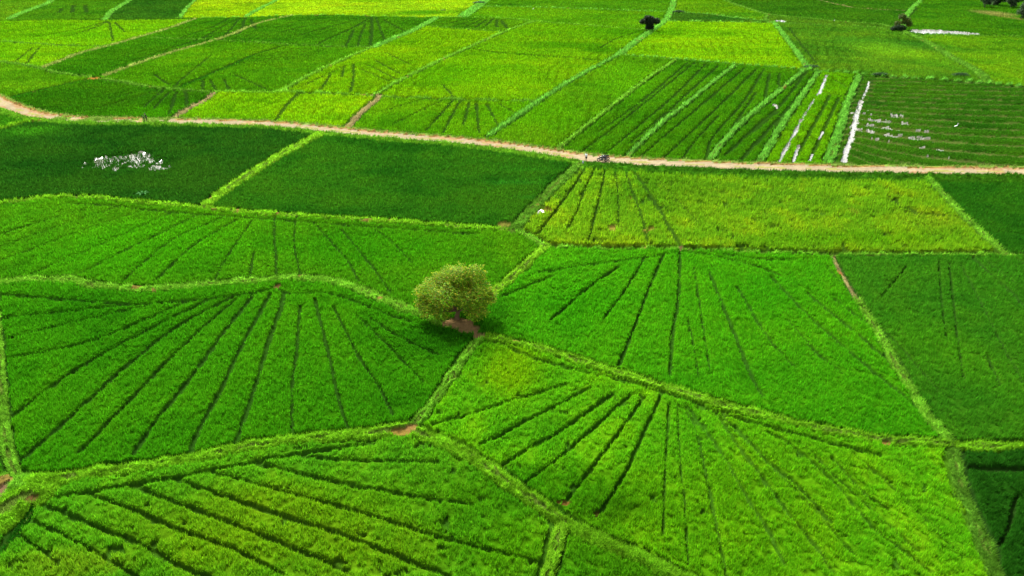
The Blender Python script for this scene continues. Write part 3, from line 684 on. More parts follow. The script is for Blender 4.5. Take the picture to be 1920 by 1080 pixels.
keep &= ~((po >= 100) & (po < 200) & (dm[ii, jj] | (path[ii, jj] & (RNG.random(N0) < .7))))
keep &= ~((po == 200) & (~near[ii, jj]) & (RNG.random(N0) < .55))
grass_on_dirt = np.isin(np.array([BSURF.get(k, '') for k in range(100)]), ['dirt'])
kb = np.clip(po-100, 0, 99); isdirtbank = (po >= 100) & (po < 200) & grass_on_dirt[kb]
keep &= ~(isdirtbank & (RNG.random(N0) < .75))
keep |= grassyroad[ii, jj] & (RNG.random(N0) < .5)
sprs = sparse[ii, jj]; keep |= (po == 202) & (sprs > 0) & (RNG.random(N0) < .8)
keep |= (po == 202) & (field[ii, jj] == PAD) & (RNG.random(N0) < .3) & (Xp > gp(1625, 240)[0])
Xp, Yp, po, pz, ii, jj = [a[keep] for a in (Xp, Yp, po, pz, ii, jj)]
ptuft = np.where((po < 100)[:, None], canopy_col[ii, jj], fcol[ii, jj]*np.where((po < 200), 1.7, 1.3)[:, None])
onw = po == 202; po = np.where(onw, field[ii, jj], po); po = np.where(po < 0, 12, po); pz = np.where(onw, 0, pz); ptuft[onw] = canopy_col[ii, jj][onw]
po = np.where(po == 201, 200, po)
dist = np.hypot(Xp, Yp); sc_ = np.maximum(1, (np.sqrt(Yp**2+H*H)/58))**.95
NB = 3
P_ = np.repeat(np.arange(len(Xp)), NB); nb = len(P_)
az = RNG.random(nb)*2*np.pi; isf = (po[P_] < 100)
bhgt = np.where(isf, .30+.06*(1-smooth(60, 110, Yp[P_])), .27)*(.7+.7*RNG.random(nb))*np.minimum(sc_[P_], 2.6)**.6
frost = np.zeros(100, bool)
for k, s in BSURF.items(): frost[k] = s == 'frost'
isfrost = (po[P_] >= 100) & (po[P_] < 200) & frost[np.clip(po[P_]-100, 0, 99)]
bhgt = np.where(isfrost, bhgt*1.25, bhgt)
bhgt = np.where(po[P_] == 9, bhgt*1.35, bhgt)
bhgt = np.where(po[P_] == PAD, bhgt*.6, bhgt)
bhgt = bhgt*np.where(isf, 1-.55*tramw[ii, jj][P_], 1)
bw = .021*sc_[P_]*(.7+.7*RNG.random(nb))*np.where(isf, 1, 1.25)
lean = np.where(isf, .36, .75)*(.35+.9*RNG.random(nb))*bhgt
off = .10*sc_[P_]
bx = Xp[P_] + (RNG.random(nb)-.5)*off*2; by = Yp[P_] + (RNG.random(nb)-.5)*off*2
bz = pz[P_] - .06
laid = smooth(.66, .76, fbm(Xp, Yp, 5.5, 120, 3))[P_]*isf                     # wind-laid patches
wdir = 6.3*vnoise(Xp, Yp, 14, 121)[P_]
lean = lean*(1+.6*laid); bhgt = bhgt*(1-.12*laid)
wind = .10*bhgt
ta = np.where(laid > .5, wdir + (RNG.random(nb)-.5)*.8, az + (RNG.random(nb)-.5)*1.2)
cx_, cy_ = np.cos(az+np.pi/2)*bw, np.sin(az+np.pi/2)*bw
V = np.empty((nb, 3, 3), np.float32)
V[:, 0] = np.stack([bx-cx_, by-cy_, bz], 1); V[:, 1] = np.stack([bx+cx_, by+cy_, bz], 1)
V[:, 2] = np.stack([bx+np.cos(ta)*lean+wind, by+np.sin(ta)*lean, bz+bhgt], 1)
tv = (.74+.52*RNG.random(len(Xp)))[P_]*(.60+.80*RNG.random(nb))
bc = ptuft[P_]*tv[:, None]
yl = (RNG.random(nb) < np.where(np.isin(po[P_], [4, 5, 9, 21]), .22, .07))
bc[yl] *= np.where(np.isin(po[P_[yl]], [4, 5, 9])[:, None], np.array([1.45, 1.15, 1.2]), np.array([1.15, 1.1, 1.1]))
bc = np.clip(bc*1.12, 0, .8).astype(np.float32)
boid = po[P_]
print('blades', nb, 'grid', NR, NC)
# ------------------------------------------------------------------ mesh objects of the land
vid = np.arange(NR*NC).reshape(NR, NC)
quads_all = np.stack([vid[:-1, :-1], vid[:-1, 1:], vid[1:, 1:], vid[1:, :-1]], -1).reshape(-1, 4)
fo = oid[:-1, :-1].ravel()
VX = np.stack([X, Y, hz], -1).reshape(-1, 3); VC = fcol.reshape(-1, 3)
NEARB = {
 'A1': 'wide bright grass bank crossing the lower left below the deep green fan field',
 'A2': 'bright grass bank running from the lower centre down to the bottom edge',
 'B': 'short narrow grass bank from the bare soil under the tree down to the lower junction',
 'C': 'long grass bank from the tree sloping to the right edge above the yellow green fan field',
 'D': 'tufted pale grass bank sloping down to the right between two mid green fields',
 'D0': 'short bare brown bund beside a dark ditch at the far end of the tufted bank',
 'D2': 'overgrown grass bank beside the dark green field in the bottom right corner',
 'E': 'thin pale bund under the dark front edge of the tall yellow green field',
 'Fb': 'wavy bright grass bank below the two dark green fields',
 'F2': 'very short pale bund at the near left corner of the yellow green field',
 'G': 'lime green grass bank between the two dark green fields',
 'Hb': 'straw tinted grass bank running up and right from behind the tree',
 'I': 'lumpy curving grass bank leading from the left edge to the lone tree',
 'J': 'dull trodden grass track up the left side of the yellow green field to the road',
 'K': 'small grass bank joining the road at the far left bend',
 'K2': 'narrow grass bank up the left edge of the frame beside the deep green fan field',
 'K3': 'broad grassy mound sloping out of the frame at the lower left corner',
 'K4': 'pale grass ledge with bare soil at the left edge of the frame',
 'Lr': 'thin bund on the right side of the yellow green field',
 'N': 'short straw coloured bank at the bottom edge left of the small rice triangle',
 'M5b': 'shaggy grass bank beside the dense fan field in the upper centre',
 'M8b': 'shaggy pale grass bank just in front of the dark lone tree',
 'M11': 'broad pale grass bank behind the dark lone tree reaching the top edge',
 'M12': 'wide shaggy grass strip at the top edge beside the grass mound',
 'M10': 'pale slanting grass bank right of the bright lime field',
 'M16': 'pale grass bank behind the ragged bush up to the top edge',
 'M15': 'rough grass bank running down and right from the ragged bush',
 'M3': 'brown dirt strip from the road up between two bright fields',
 'M1': 'grey brown dirt strip leaving the road to the right of the two people',
 'M22': 'sandy diagonal bank between the long dark green field and the mid green field',
 'M23': 'pale diagonal bank above the long dark green field in the upper left',
 'M8': 'pale diagonal grass bank down towards the road in the middle distance',
 'M4': 'thin pale diagonal bund between two bright green fields in the upper centre',
 'M9': 'long pale bank running right from the dark tree above the striped fields',
 'S1': 'pale grass strip between the two striped green fields', 'S2': 'pale tall grass strip left of the two dark water furrows',
 'S3': 'pale tall grass strip left of the white water furrow', 'S4': 'thick tall grass strip left of the flooded young rice',
}
groups = {}
def addgrp(key, name, label, cat, kind, sel_f, sel_b, mats): groups[key] = (name, label, cat, kind, sel_f, sel_b, mats)
farset = [100+i for i, b in enumerate(BANKS) if b[0] not in NEARB]
for fi, f in enumerate(FIELDS): addgrp('f%d' % fi, 'rice_field', f[3], 'rice field', 'stuff', fo == fi, boid == fi, [M_CANOPY, M_BLADE])
for i, b in enumerate(BANKS):
    if b[0] in NEARB:
        addgrp('b%d' % i, 'dirt_bank' if b[3] == 'dirt' else 'grass_bank', NEARB[b[0]], 'field bank', 'stuff', fo == 100+i, boid == 100+i, [M_SOIL, M_BLADE])
addgrp('far', 'grass_bank', 'thin far bunds and ditches dividing the distant rice fields', 'field banks', 'stuff', np.isin(fo, farset), np.isin(boid, farset), [M_SOIL, M_BLADE])
addgrp('verge', 'roadside_grass', 'ragged grass verges along both sides of the dirt road', 'roadside grass', 'stuff', fo == 200, boid == 200, [M_SOIL, M_BLADE])
addgrp('road', 'road', 'pale sandy dirt road winding across the rice fields', 'road', 'structure', fo == 201, np.zeros(nb, bool), [M_SOIL])
addgrp('water', 'water', 'standing water in furrows and ponds between the rice fields', 'water', 'structure', fo == 202, np.zeros(nb, bool), [M_WATER])
addgrp('soil', 'bare_ground', 'bare brown soil under the lone tree and at the bank junctions', 'bare soil', 'structure', fo == 203, np.zeros(nb, bool), [M_SOIL])
for key, (name, label, cat, kind, sf, sb, mats) in groups.items():
    q = quads_all[sf]
    if not len(q): print('EMPTY', key, label); continue
    u, inv = np.unique(q.ravel(), return_inverse=True); q2 = inv.reshape(-1, 4)
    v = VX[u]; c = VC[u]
    bv = V[sb].reshape(-1, 3); bcc = np.repeat(bc[sb], 3, 0); nt_ = len(bv)//3
    t2 = (np.arange(nt_*3).reshape(-1, 3)+len(v))
    o = new_mesh(name, np.concatenate([v, bv]), t2, mats, cols=np.concatenate([c, bcc]),
                 matidx=np.concatenate([np.zeros(len(q2)), np.full(nt_, min(1, len(mats)-1))]),
                 smoothf=np.concatenate([np.ones(len(q2), bool), np.zeros(nt_, bool)]), quads=q2)
    tag(o, label, cat, None, kind)
# ground sheet to the horizon under and around everything
def ground_mat():
    m, t, b = mat('far_ground')
    g = t.nodes.new('ShaderNodeNewGeometry'); n = t.nodes.new('ShaderNodeTexVoronoi'); n.inputs['Scale'].default_value = .012
    n2_ = t.nodes.new('ShaderNodeTexNoise'); n2_.inputs['Scale'].default_value = .3; n2_.inputs['Detail'].default_value = 6
    r = t.nodes.new('ShaderNodeValToRGB'); r.color_ramp.elements[0].color = (*alb(40,120,12), 1); r.color_ramp.elements[1].color = (*alb(100,180,12), 1)
    t.links.new(g.outputs['Position'], n.inputs['Vector']); t.links.new(g.outputs['Position'], n2_.inputs['Vector'])
    s = t.nodes.new('ShaderNodeSeparateColor'); t.links.new(n.outputs['Color'], s.inputs[0])
    a_ = t.nodes.new('ShaderNodeMath'); a_.operation = 'MULTIPLY_ADD'; a_.inputs[1].default_value = .35
    t.links.new(n2_.outputs['Fac'], a_.inputs[0]); t.links.new(s.outputs[0], a_.inputs[2])
    t.links.new(a_.outputs[0], r.inputs[0]); t.links.new(r.outputs[0], b.inputs['Base Color']); b.inputs['Roughness'].default_value = .9
    b.inputs['Specular IOR Level'].default_value = .1
    return m
G = 6000
gm = new_mesh('ground', [(-G,-800,-.25),(G,-800,-.25),(G,G,-.25),(-G,G,-.25)], None, [ground_mat()], quads=[(0,1,2,3)])
tag(gm, 'flat green farmland around and beneath the rice fields', 'ground', None, 'structure')

def surf_z(x, y):
    i, j = cell_of(x, y); return float(hz[i, j])
exec_objects = True
# ------------------------------------------------------------------ solid helpers
def tube(path, radii, n=8):
    vs, qs = [], []
    P = [Vector(p) for p in path]
    for k, p in enumerate(P):
        d = (P[min(k+1, len(P)-1)]-P[max(k-1, 0)]).normalized()
        a = d.orthogonal().normalized() if k == 0 else (a_ - d*a_.dot(d)).normalized()
        a_ = a; b = d.cross(a)
        for i in range(n):
            t = 2*math.pi*i/n
            vs.append(p + (a*math.cos(t)+b*math.sin(t))*radii[k])
    for k in range(len(P)-1):
        for i in range(n):
            j = (i+1) % n; qs.append((k*n+i, k*n+j, (k+1)*n+j, (k+1)*n+i))
    vs.append(P[0]); vs.append(P[-1]); c0, c1 = len(vs)-2, len(vs)-1
    ts = [(c0, (i+1) % n, i) for i in range(n)] + [(c1, (len(P)-1)*n+i, (len(P)-1)*n+(i+1) % n) for i in range(n)]
    return [tuple(v) for v in vs], qs, ts
class MB:
    def __init__(s): s.v, s.q, s.t = [], [], []
    def add(s, g):
        o = len(s.v); s.v += g[0]; s.q += [tuple(i+o for i in f) for f in g[1]]; s.t += [tuple(i+o for i in f) for f in g[2]]; return s
    def tube(s, path, radii, n=8): return s.add(tube(path, radii, n))
    def ball(s, c, r, n=10, m=7):
        vs, qs, ts = [], [], []
        r = r if hasattr(r, '__len__') else (r, r, r)
        for i in range(1, m):
            ph = math.pi*i/m
            for k in range(n):
                th = 2*math.pi*k/n
                vs.append((c[0]+r[0]*math.sin(ph)*math.cos(th), c[1]+r[1]*math.sin(ph)*math.sin(th), c[2]+r[2]*math.cos(ph)))
        vs.append((c[0], c[1], c[2]+r[2])); vs.append((c[0], c[1], c[2]-r[2]))
        for i in range(m-2):
            for k in range(n): j = (k+1) % n; qs.append((i*n+k, (i+1)*n+k, (i+1)*n+j, i*n+j))
        T_, B_ = len(vs)-2, len(vs)-1
        for k in range(n): j = (k+1) % n; ts.append((T_, k, j)); ts.append((B_, (m-2)*n+j, (m-2)*n+k))
        return s.add((vs, qs, ts))
    def torus(s, c, R0, r0, axis='y', n=20, m=8):
        vs, qs = [], []
        for i in range(n):
            t = 2*math.pi*i/n
            for k in range(m):
                p = 2*math.pi*k/m; rr = R0+r0*math.cos(p); z = r0*math.sin(p)
                vs.append((c[0]+rr*math.cos(t), c[1]+z, c[2]+rr*math.sin(t)))
        for i in range(n):
            for k in range(m):
                i2, k2 = (i+1) % n, (k+1) % m; qs.append((i*m+k, i2*m+k, i2*m+k2, i*m+k2))
        return s.add((vs, qs, []))
    def build(s, name, m, parent=None, sm=True, loc=None):
        o = new_mesh(name, s.v, s.t, [m], quads=s.q, smoothf=[sm]*(len(s.q)+len(s.t)), parent=parent)
        if loc: o.location = loc
        return o
def empty(name, loc, rz=0):
    o = bpy.data.objects.new(name, None); col.objects.link(o); o.location = loc; o.rotation_euler = (0, 0, rz); o.empty_display_size = .3; return o
# ------------------------------------------------------------------ trees
def leaves(lobes, count, size, cols, rng, gap=.5, droop=.2):
    """many leaf-sized faces through the crown's volume"""
    tot = sum(l[3]**2*1.0 for l in lobes); Vv, Cc = [], []
    for (x, y, z, r, *sq) in lobes:
        q = sq[0] if sq else .85
        n = int(count*r*r/tot)
        d = rng.normal(size=(n*2, 3)); d /= np.linalg.norm(d, axis=1)[:, None]
        rad = r*(1-.55*rng.random(n*2)**1.6)
        p = d*rad[:, None]; p[:, 2] *= q
        g = fbm(d[:, 0]*3+x*7+p[:, 2]*1.3, d[:, 1]*3+d[:, 2]*4+y*5, .55, int(z*10), 2)
        rr = 1+(g-.5)*.9
        k = (g > gap-.18*rng.random(n*2)) & (d[:, 2] > -.85)
        p = (p*rr[:, None])[k][:n]; dn = d[k][:n]; gg = g[k][:n]; n = len(p)
        p += np.array([x, y, z])
        o = dn*.7 + rng.normal(size=(n, 3))*.55 + np.array([0, 0, .35]); o /= np.linalg.norm(o, axis=1)[:, None]
        u = np.cross(o, rng.normal(size=(n, 3))); u /= np.linalg.norm(u, axis=1)[:, None]; v = np.cross(o, u)
        s = size*(.6+.8*rng.random(n))[:, None]
        u = u*s; v = v*s*.55
        q4 = np.stack([p-u, p-v*1.0+o*s*.15, p+u-np.array([0, 0, droop])*s, p+v+o*s*.15], 1)
        c = np.array(cols)[rng.choice(len(cols), n, p=None)]*(.45+1.1*rng.random(n))[:, None]*(.65+.7*gg)[:, None]
        Vv.append(q4.reshape(-1, 3)); Cc.append(np.repeat(c, 4, 0))
    Vv = np.concatenate(Vv); Cc = np.concatenate(Cc)
    return Vv, np.arange(len(Vv)).reshape(-1, 4), np.clip(Cc, 0, 1)
def limb(mb, a, b, r0, r1, rng, n=6, wob=.12, sag=0):
    a = np.array(a, float); b = np.array(b, float); Ls = np.linalg.norm(b-a); pts, rs = [], []
    for k in range(n+1):
        t = k/n; p = a+(b-a)*t + (rng.normal(size=3)*wob*Ls*math.sin(math.pi*t) if 0 < k < n else 0); p[2] += sag*math.sin(math.pi*t)
        pts.append(p); rs.append(r0+(r1-r0)*t)
    mb.tube(pts, rs, 8); return pts
BARK = plain('bark', (.12, .075, .04), .95, spec=.05, var=.4, scale=5)
BARKD = plain('dark_bark', (.03, .025, .02), .9, var=.4, scale=5)
def tree(name, label, loc, lobes, count, size, cols, trunk, barkm, seed, gap=.45, cat='tree', group=None, fork=1.4, rz=0):
    rng = np.random.default_rng(seed); root = empty(name, loc, rz); tag(root, label, cat, group)
    mb = MB(); top = (rng.normal()*.1, rng.normal()*.1, fork)
    # flared foot and bole
    mb.tube([(0, 0, -.15), (0.02, 0, .12), (0, .02, .5), (top[0]*.6, top[1]*.6, fork*.7), top], [trunk*1.7, trunk*1.25, trunk, trunk*.92, trunk*.9], 10)
    for (x, y, z, r, *_) in lobes:
        m = (top[0]*.4+x*.55, top[1]*.4+y*.55, fork+(z-fork)*.5)
        limb(mb, top, m, trunk*.62, trunk*.34, rng, 4, .06); pts = limb(mb, m, (x, y, z+r*.2), trunk*.34, trunk*.10, rng, 4, .07)
        for k in range(5):
            e = np.array([x, y, z])+rng.normal(size=3)*r*.5
            limb(mb, pts[2+k % 2], e, trunk*.16, trunk*.03, rng, 3, .1)
    mb.build('trunk', barkm, root)
    v, q, c = leaves(lobes, count, size, cols, rng, gap)
    new_mesh('crown', v, None, [M_LEAF], cols=c, quads=q, parent=root)
    return root
x, y = gp(857, 598, .15)
big = tree('broadleaf_tree', 'lone round olive green tree on bare brown soil where the grass banks meet', (x, y, .1),
     [(-2.7, 0, 3.7, 1.7), (.1, 1.3, 5.0, 1.8), (2.1, 1.0, 5.6, 1.35), (2.6, -.3, 3.7, 1.7), (-.9, -1.5, 3.9, 1.6), (-2.9, -1.4, 2.2, 1.15), (2.3, -1.5, 2.1, 1.25),
      (-1.5, -1.7, 2.0, 1.05), (-1.4, 1.4, 4.6, 1.5), (.5, 2.4, 3.4, 1.8), (1.3, -1.7, 3.6, 1.25), (-3.6, -.3, 2.6, 1.0), (3.6, .2, 3.0, 1.0), (.5, .2, 5.9, 1.2)],
     40000, .085, [c*np.array([2.25, 2.7, 2.8]) for c in (alb(115,145,18), alb(135,158,22), alb(88,135,18), alb(145,150,28), alb(100,140,22), alb(165,140,38))], .26, BARK, 3, gap=.53)
big.scale = (.98, .96, .92)
x, y = gp(1217, 57, .4)
tree('broadleaf_tree', 'small almost black tree standing alone where far grass banks meet', (x, y, .3),
     [(-2.8, 0, 3.7, 1.35), (-1.0, .3, 4.9, 1.5), (.6, 0, 4.3, 1.7), (3.0, .2, 3.9, 1.4), (-.1, -.3, 2.8, 1.5), (.7, .2, 1.5, 1.3, 1.1), (-.6, 0, 1.4, 1.1, 1.1)],
     7000, .26, [(.018,.034,.013), (.028,.05,.016), (.012,.022,.01)], .5, BARKD, 5, gap=.42, fork=1.8)
x, y = gp(1690, 57, .3)
tree('ragged_bush', 'ragged half bare bush with a dark foot at the end of the far pond', (x, y, .2),
     [(-.6, .5, 5.6, 1.5), (1.6, .3, 4.0, 1.7), (-2.3, 0, 2.8, 1.4), (2.8, 0, 2.6, 1.2), (0, .2, 3.6, 1.2)],
     2600, .24, [alb(110,150,50), alb(150,150,60), alb(70,120,35)], .22, BARK, 8, gap=.56, cat='bush', fork=1.6)
x, y = gp(1683, 58, .3)
tree('round_bush', 'low dark bush at the foot of the ragged bush by the pond', (x, y, .2),
     [(0, 0, 1.3, 1.7, .8), (2.2, .4, 1.1, 1.4, .8), (-1.9, .3, 1.0, 1.2, .8)], 2600, .2, [(.014,.035,.01), (.02,.05,.012)], .12, BARKD, 9, gap=.4, cat='bush', fork=.5)
# edge of the woodland, top right
spots = [(1846,14,9,'darkest'),(1870,10,10,''),(1895,14,10,''),(1918,34,9,''),(1940,22,11,''),(1856,2,11,''),(1885,0,12,''),(1912,2,12,''),(1960,40,10,'')]
wl = ['thin trunked dark tree at the left end of the woodland edge', 'dark tree above the straw coloured grass at the woodland edge', 'second dark tree above the straw coloured grass, nearer the right edge',
      'dark tree standing lowest at the right edge of the frame', 'tall dark tree cut by the right edge of the frame behind the lowest one', 'dark tree in the second row at the left end of the woodland',
      'dark tree in the second row in the middle of the woodland', 'dark tree in the top right corner of the frame', 'dark tree just beyond the right frame edge of the woodland']
for k, (px, py, hh, _) in enumerate(spots):
    x, y = gp(px, py, .3); rg = random.Random(k)
    lob = [(rg.uniform(-2.6, 2.6), rg.uniform(-2, 2), hh*rg.uniform(.14, .72), rg.uniform(1.5, 2.4)) for _ in range(8)]
    tree('woodland_tree', wl[k], (x, y, 0), lob, 3600, .34, [(.03,.07,.02), (.05,.09,.03), (.02,.045,.015), (.06,.09,.04)], .32, BARKD, 20+k, gap=.45, group='dark trees along the woodland edge', fork=hh*.2)
# small shrubs on the far banks
for k, (px, py, s, lab) in enumerate([(832,20,1.0,'tiny dark shrub on the far grass mound'), (898,7,2.2,'dark round shrub in the shaggy strip at the top edge'), (1272,24,2.0,'flat topped dark shrub on the pale bank behind the dark tree'),
                                (1520,128,1.6,'dark shrub at the corner where two far banks meet'), (1650,142,1.5,'low dark shrub on the long bank above the young rice'),
                                (1800,143,1.6,'low dark shrub at the foot of the mottled field')]):
    x, y = gp(px, py, .3)
    sh = tree('shrub', lab, (x, y, .2), [(-.5*s, 0, .6*s, .6*s, .7), (.5*s, .1, .65*s, .65*s, .7), (0, .2*s, .8*s, .5*s, .8)], 500, .12*s, [(.02,.06,.012), (.03,.08,.02)], .07*s, BARKD, 50+k, gap=.35, cat='shrub', fork=.3*s); sh.scale = (1.5, 1, .6)
# young banana-like plant in the dark field
x, y = gp(270, 374, .4); rt = empty('leafy_plant', (x, y, .2)); tag(rt, 'single pale broad leaved plant sticking out of the dark green field by the grass bank', 'plant')
MG = plain('plant_green', tuple(alb(60,140,50)), .8, spec=.05, var=.2); mb = MB()
mb.tube([(0, 0, 0), (.02, 0, .5), (0, .02, .9)], [.07, .06, .03]); mb.build('stem', MG, rt)
for k in range(7):
    a = k*.9+.3; vs, qs = [], []
    for i in range(7):
        t = i/6; rr = 1.15*t; z = .8+.75*math.sin(t*2.2)-.25*t; wv = .16*math.sin(math.pi*min(1, t*.95+.05))
        for s_ in (-1, 0, 1): vs.append((rr*math.cos(a)-s_*wv*math.sin(a), rr*math.sin(a)+s_*wv*math.cos(a), z+(.04 if s_ else 0)))
    for i in range(6):
        for j in (0, 1): qs.append((i*3+j, i*3+j+1, i*3+j+4, i*3+j+3))
    new_mesh('leaf', vs, None, [MG], quads=qs, parent=rt, smoothf=[True]*len(qs))
# ------------------------------------------------------------------ people
SKIN = plain('skin', (.22, .12, .08), .6, var=.05); HAIR = plain('hair', (.01, .01, .01), .5, var=.2)
def skin_obj(name, verts, edges, radii, m, parent, sub=2):
    me = bpy.data.meshes.new(name); me.from_pydata(verts, edges, []); me.materials.append(m)
    o = bpy.data.objects.new(name, me); col.objects.link(o); o.parent = parent
    md = o.modifiers.new('skin', 'SKIN'); md.use_smooth_shade = True
    sl = me.skin_vertices[0].data if me.skin_vertices else None
    if sl is None:
        bpy.context.view_layer.objects.active = o; bpy.ops.object.modifier_remove(modifier='skin'); md = o.modifiers.new('skin', 'SKIN'); sl = me.skin_vertices[0].data
    for i, r in enumerate(radii):
        sl[i].radius = r if isinstance(r, tuple) else (r, r); sl[i].use_root = (i == 0)
    s = o.modifiers.new('sub', 'SUBSURF'); s.levels = sub; s.render_levels = sub
    return o
def person(label, loc, rz, ht, shirt, legs, arm_l, arm_r, hunch=0.0, crouch=0.0, group=None, shorts=True):
    """joints in units of standing height; arms given as (elbow, wrist) offsets from the shoulder; the figure faces -Y"""
    root = empty('person', loc, rz); tag(root, label, 'person', group)
    k = ht; hipz = .52*k*(1-crouch*.45)
    pel = Vector((0, 0, hipz)); ch = pel+Vector((0, -.07*k*hunch, .20*k)); nk = ch+Vector((0, -.04*k*hunch, .105*k)); hd = nk+Vector((0, -.03*k-.04*k*hunch, .085*k)); tp = hd+Vector((0, 0, .04*k))
    vs, es, rs = [pel, pel+Vector((0, -.02*k*hunch, .09*k)), ch, nk, hd, tp], [(0, 1), (1, 2), (2, 3), (3, 4), (4, 5)], [(.085*k, .06*k), (.075*k, .052*k), (.088*k, .058*k), .030*k, (.042*k, .052*k), (.036*k, .044*k)]
    hands = []
    for s_, arm in ((-1, arm_l), (1, arm_r)):
        sh = ch+Vector((s_*.115*k, 0, .065*k)); el = sh+Vector(arm[0])*k; wr = el+Vector(arm[1])*k; n = len(vs)
        vs += [sh, el, wr]; es += [(2, n), (n, n+1), (n+1, n+2)]; rs += [.032*k, .024*k, .016*k]
        d = (wr-el).normalized(); palm = wr+d*.045*k; vs.append(palm); es.append((n+2, n+3)); rs.append((.022*k, .012*k)); side = d.orthogonal().normalized()
        for f in range(4):
            b = palm+side*(f-1.5)*.011*k; m_ = b+d*(.026+.003*(f in (1, 2)))*k; e = m_+d*.014*k+d.cross(side)*.012*k; q = len(vs)
            vs += [m_, e]; es += [(n+3, q), (q, q+1)]; rs += [.005*k, .004*k]
        th = wr+d*.02*k+side*.024*k; q = len(vs); vs += [th, th+d*.02*k]; es += [(n+2, q), (q, q+1)]; rs += [.006*k, .005*k]
        hands.append(wr)
    feet = []
    for s_ in (-1, 1):
        hip = pel+Vector((s_*.052*k, 0, -.03*k)); kn = Vector((s_*(.06+.04*crouch)*k, -(.02+.20*crouch)*k, .285*k*(1-crouch*.1))); an = Vector((s_*.06*k, .02*k, .045*k)); toe = an+Vector((s_*.01*k, -.10*k, -.025*k)); n = len(vs)
        vs += [hip, kn, an, toe]; es += [(0, n), (n, n+1), (n+1, n+2), (n+2, n+3)]; rs += [.052*k, .034*k, .022*k, (.022*k, .014*k)]; feet.append((hip, kn, an, toe))
    skin_obj('body', vs, es, rs, SKIN, root, 1)
    MS = plain('shirt_cloth', shirt, .85, var=.12); ML = plain('trouser_cloth', legs, .9, var=.12)
    tv_ = [pel+Vector((0, 0, .01*k)), pel+Vector((0, -.02*k*hunch, .09*k)), ch, nk-Vector((0, 0, .03*k))]; te = [(0, 1), (1, 2), (2, 3)]; tr_ = [(.112*k, .088*k), (.104*k, .08*k), (.118*k, .086*k), (.055*k, .05*k)]
    for s_, arm in ((-1, arm_l), (1, arm_r)):
        sh = ch+Vector((s_*.118*k, 0, .065*k)); n = len(tv_); tv_ += [sh, sh+Vector(arm[0])*k*.75]; te += [(2, n), (n, n+1)]; tr_ += [.042*k, .038*k]
    skin_obj('shirt', tv_, te, tr_, MS, root, 1)
    lv, le, lr = [pel+Vector((0, 0, .02*k))], [], [(.1*k, .074*k)]
    for (hip, kn, an, toe) in feet:
        n = len(lv); end = kn.lerp(an, .0 if shorts else .9); lv += [hip, end]; le += [(0, n), (n, n+1)]; lr += [.074*k, (.06*k if shorts else .05*k)]
        if not shorts: lv.insert(n+1, kn); lr.insert(n+1, .06*k); le[-1] = (n, n+1); le.append((n+1, n+2))
    skin_obj('shorts' if shorts else 'trousers', lv, le, lr, ML, root, 1)
    for (hip, kn, an, toe) in feet:
        mb = MB(); mb.ball(((an+toe)/2-Vector((0, 0, .008*k))).to_tuple(), (.028*k, .07*k, .022*k)); mb.build('shoe', HAIR, root)
    h = MB(); h.ball((hd+Vector((0, .012*k, .018*k))).to_tuple(), (.052*k, .06*k, .062*k)); h.build('hair', HAIR, root)
    fc = MB(); fc.ball((hd+Vector((0, -.053*k, .0))).to_tuple(), (.007*k, .01*k, .013*k), 6, 5); fc.build('nose', SKIN, root)
    for s_ in (-1, 1): e_ = MB(); e_.ball((hd+Vector((s_*.018*k, -.048*k, .012*k))).to_tuple(), .006*k, 6, 5); e_.build('eye', HAIR, root)
    mo = MB(); mo.ball((hd+Vector((0, -.049*k, -.024*k))).to_tuple(), (.014*k, .004*k, .004*k), 6, 5); mo.build('mouth', plain('lip', (.2, .07, .06)), root)
    for s_ in (-1, 1): e_ = MB(); e_.ball((hd+Vector((s_*.045*k, 0, 0))).to_tuple(), (.007*k, .012*k, .017*k), 6, 5); e_.build('ear', SKIN, root)
    return root, hands
x, y = gp(1099, 302, .3)
p1, hands = person('person in white top and dark shorts on the dirt road left of the motorbike', (x, y, .28), R(-35), 1.72, (.75, .77, .78), (.03, .015, .02),
       ((-.03, -.03, -.15), (.05, -.12, .03)), ((.03, -.03, -.15), (-.05, -.12, .03)), hunch=.5)
BLK = plain('black_plastic', (.012, .012, .014), .35, var=.1)
def boxv(c, h):
    return ([(c[0]+sx*h[0], c[1]+sy*h[1], c[2]+sz*h[2]) for sx in (-1, 1) for sy in (-1, 1) for sz in (-1, 1)], [(0, 1, 3, 2), (4, 6, 7, 5), (0, 4, 5, 1), (2, 3, 7, 6), (0, 2, 6, 4), (1, 5, 7, 3)], [])
mid = (hands[0]+hands[1])/2+Vector((0, -.10, .02)); rc = empty('remote_control', p1.location, R(-35)); tag(rc, 'small black handset held in both hands by the person in white', 'handset')
mb = MB(); mb.add(boxv(mid, (.11, .05, .018))); hs = mb.build('handset_body', BLK, rc, False)
bv = hs.modifiers.new('bevel', 'BEVEL'); bv.width = .008; bv.segments = 2
for s_ in (-1, 1): mb = MB(); mb.tube([mid+Vector((s_*.07, -.04, .01)), mid+Vector((s_*.09, -.12, .05))], [.006, .005]); mb.build('antenna', BLK, rc)
x, y = gp(275.5, 226.5, .3)
person('taller dark clothed person on the road edge with both hands raised to the face', (x, y, .28), R(-60), 1.85, (.005, .005, .008), (.008, .005, .007),
       ((-.02, -.10, -.08), (.07, -.06, .12)), ((.02, -.10, -.08), (-.07, -.06, .12)), hunch=.25, shorts=False, group='people beside the road at the left')
x, y = gp(271.5, 227.5, .3)
person('shorter dark clothed person bent forward beside the taller one on the road edge', (x, y, .28), R(-70), 1.5, (.005, .005, .008), (.005, .005, .006),
       ((-.03, -.05, -.14), (.03, -.10, -.06)), ((.03, -.05, -.14), (-.03, -.10, -.06)), hunch=1.0, crouch=.15, shorts=False, group='people beside the road at the left')
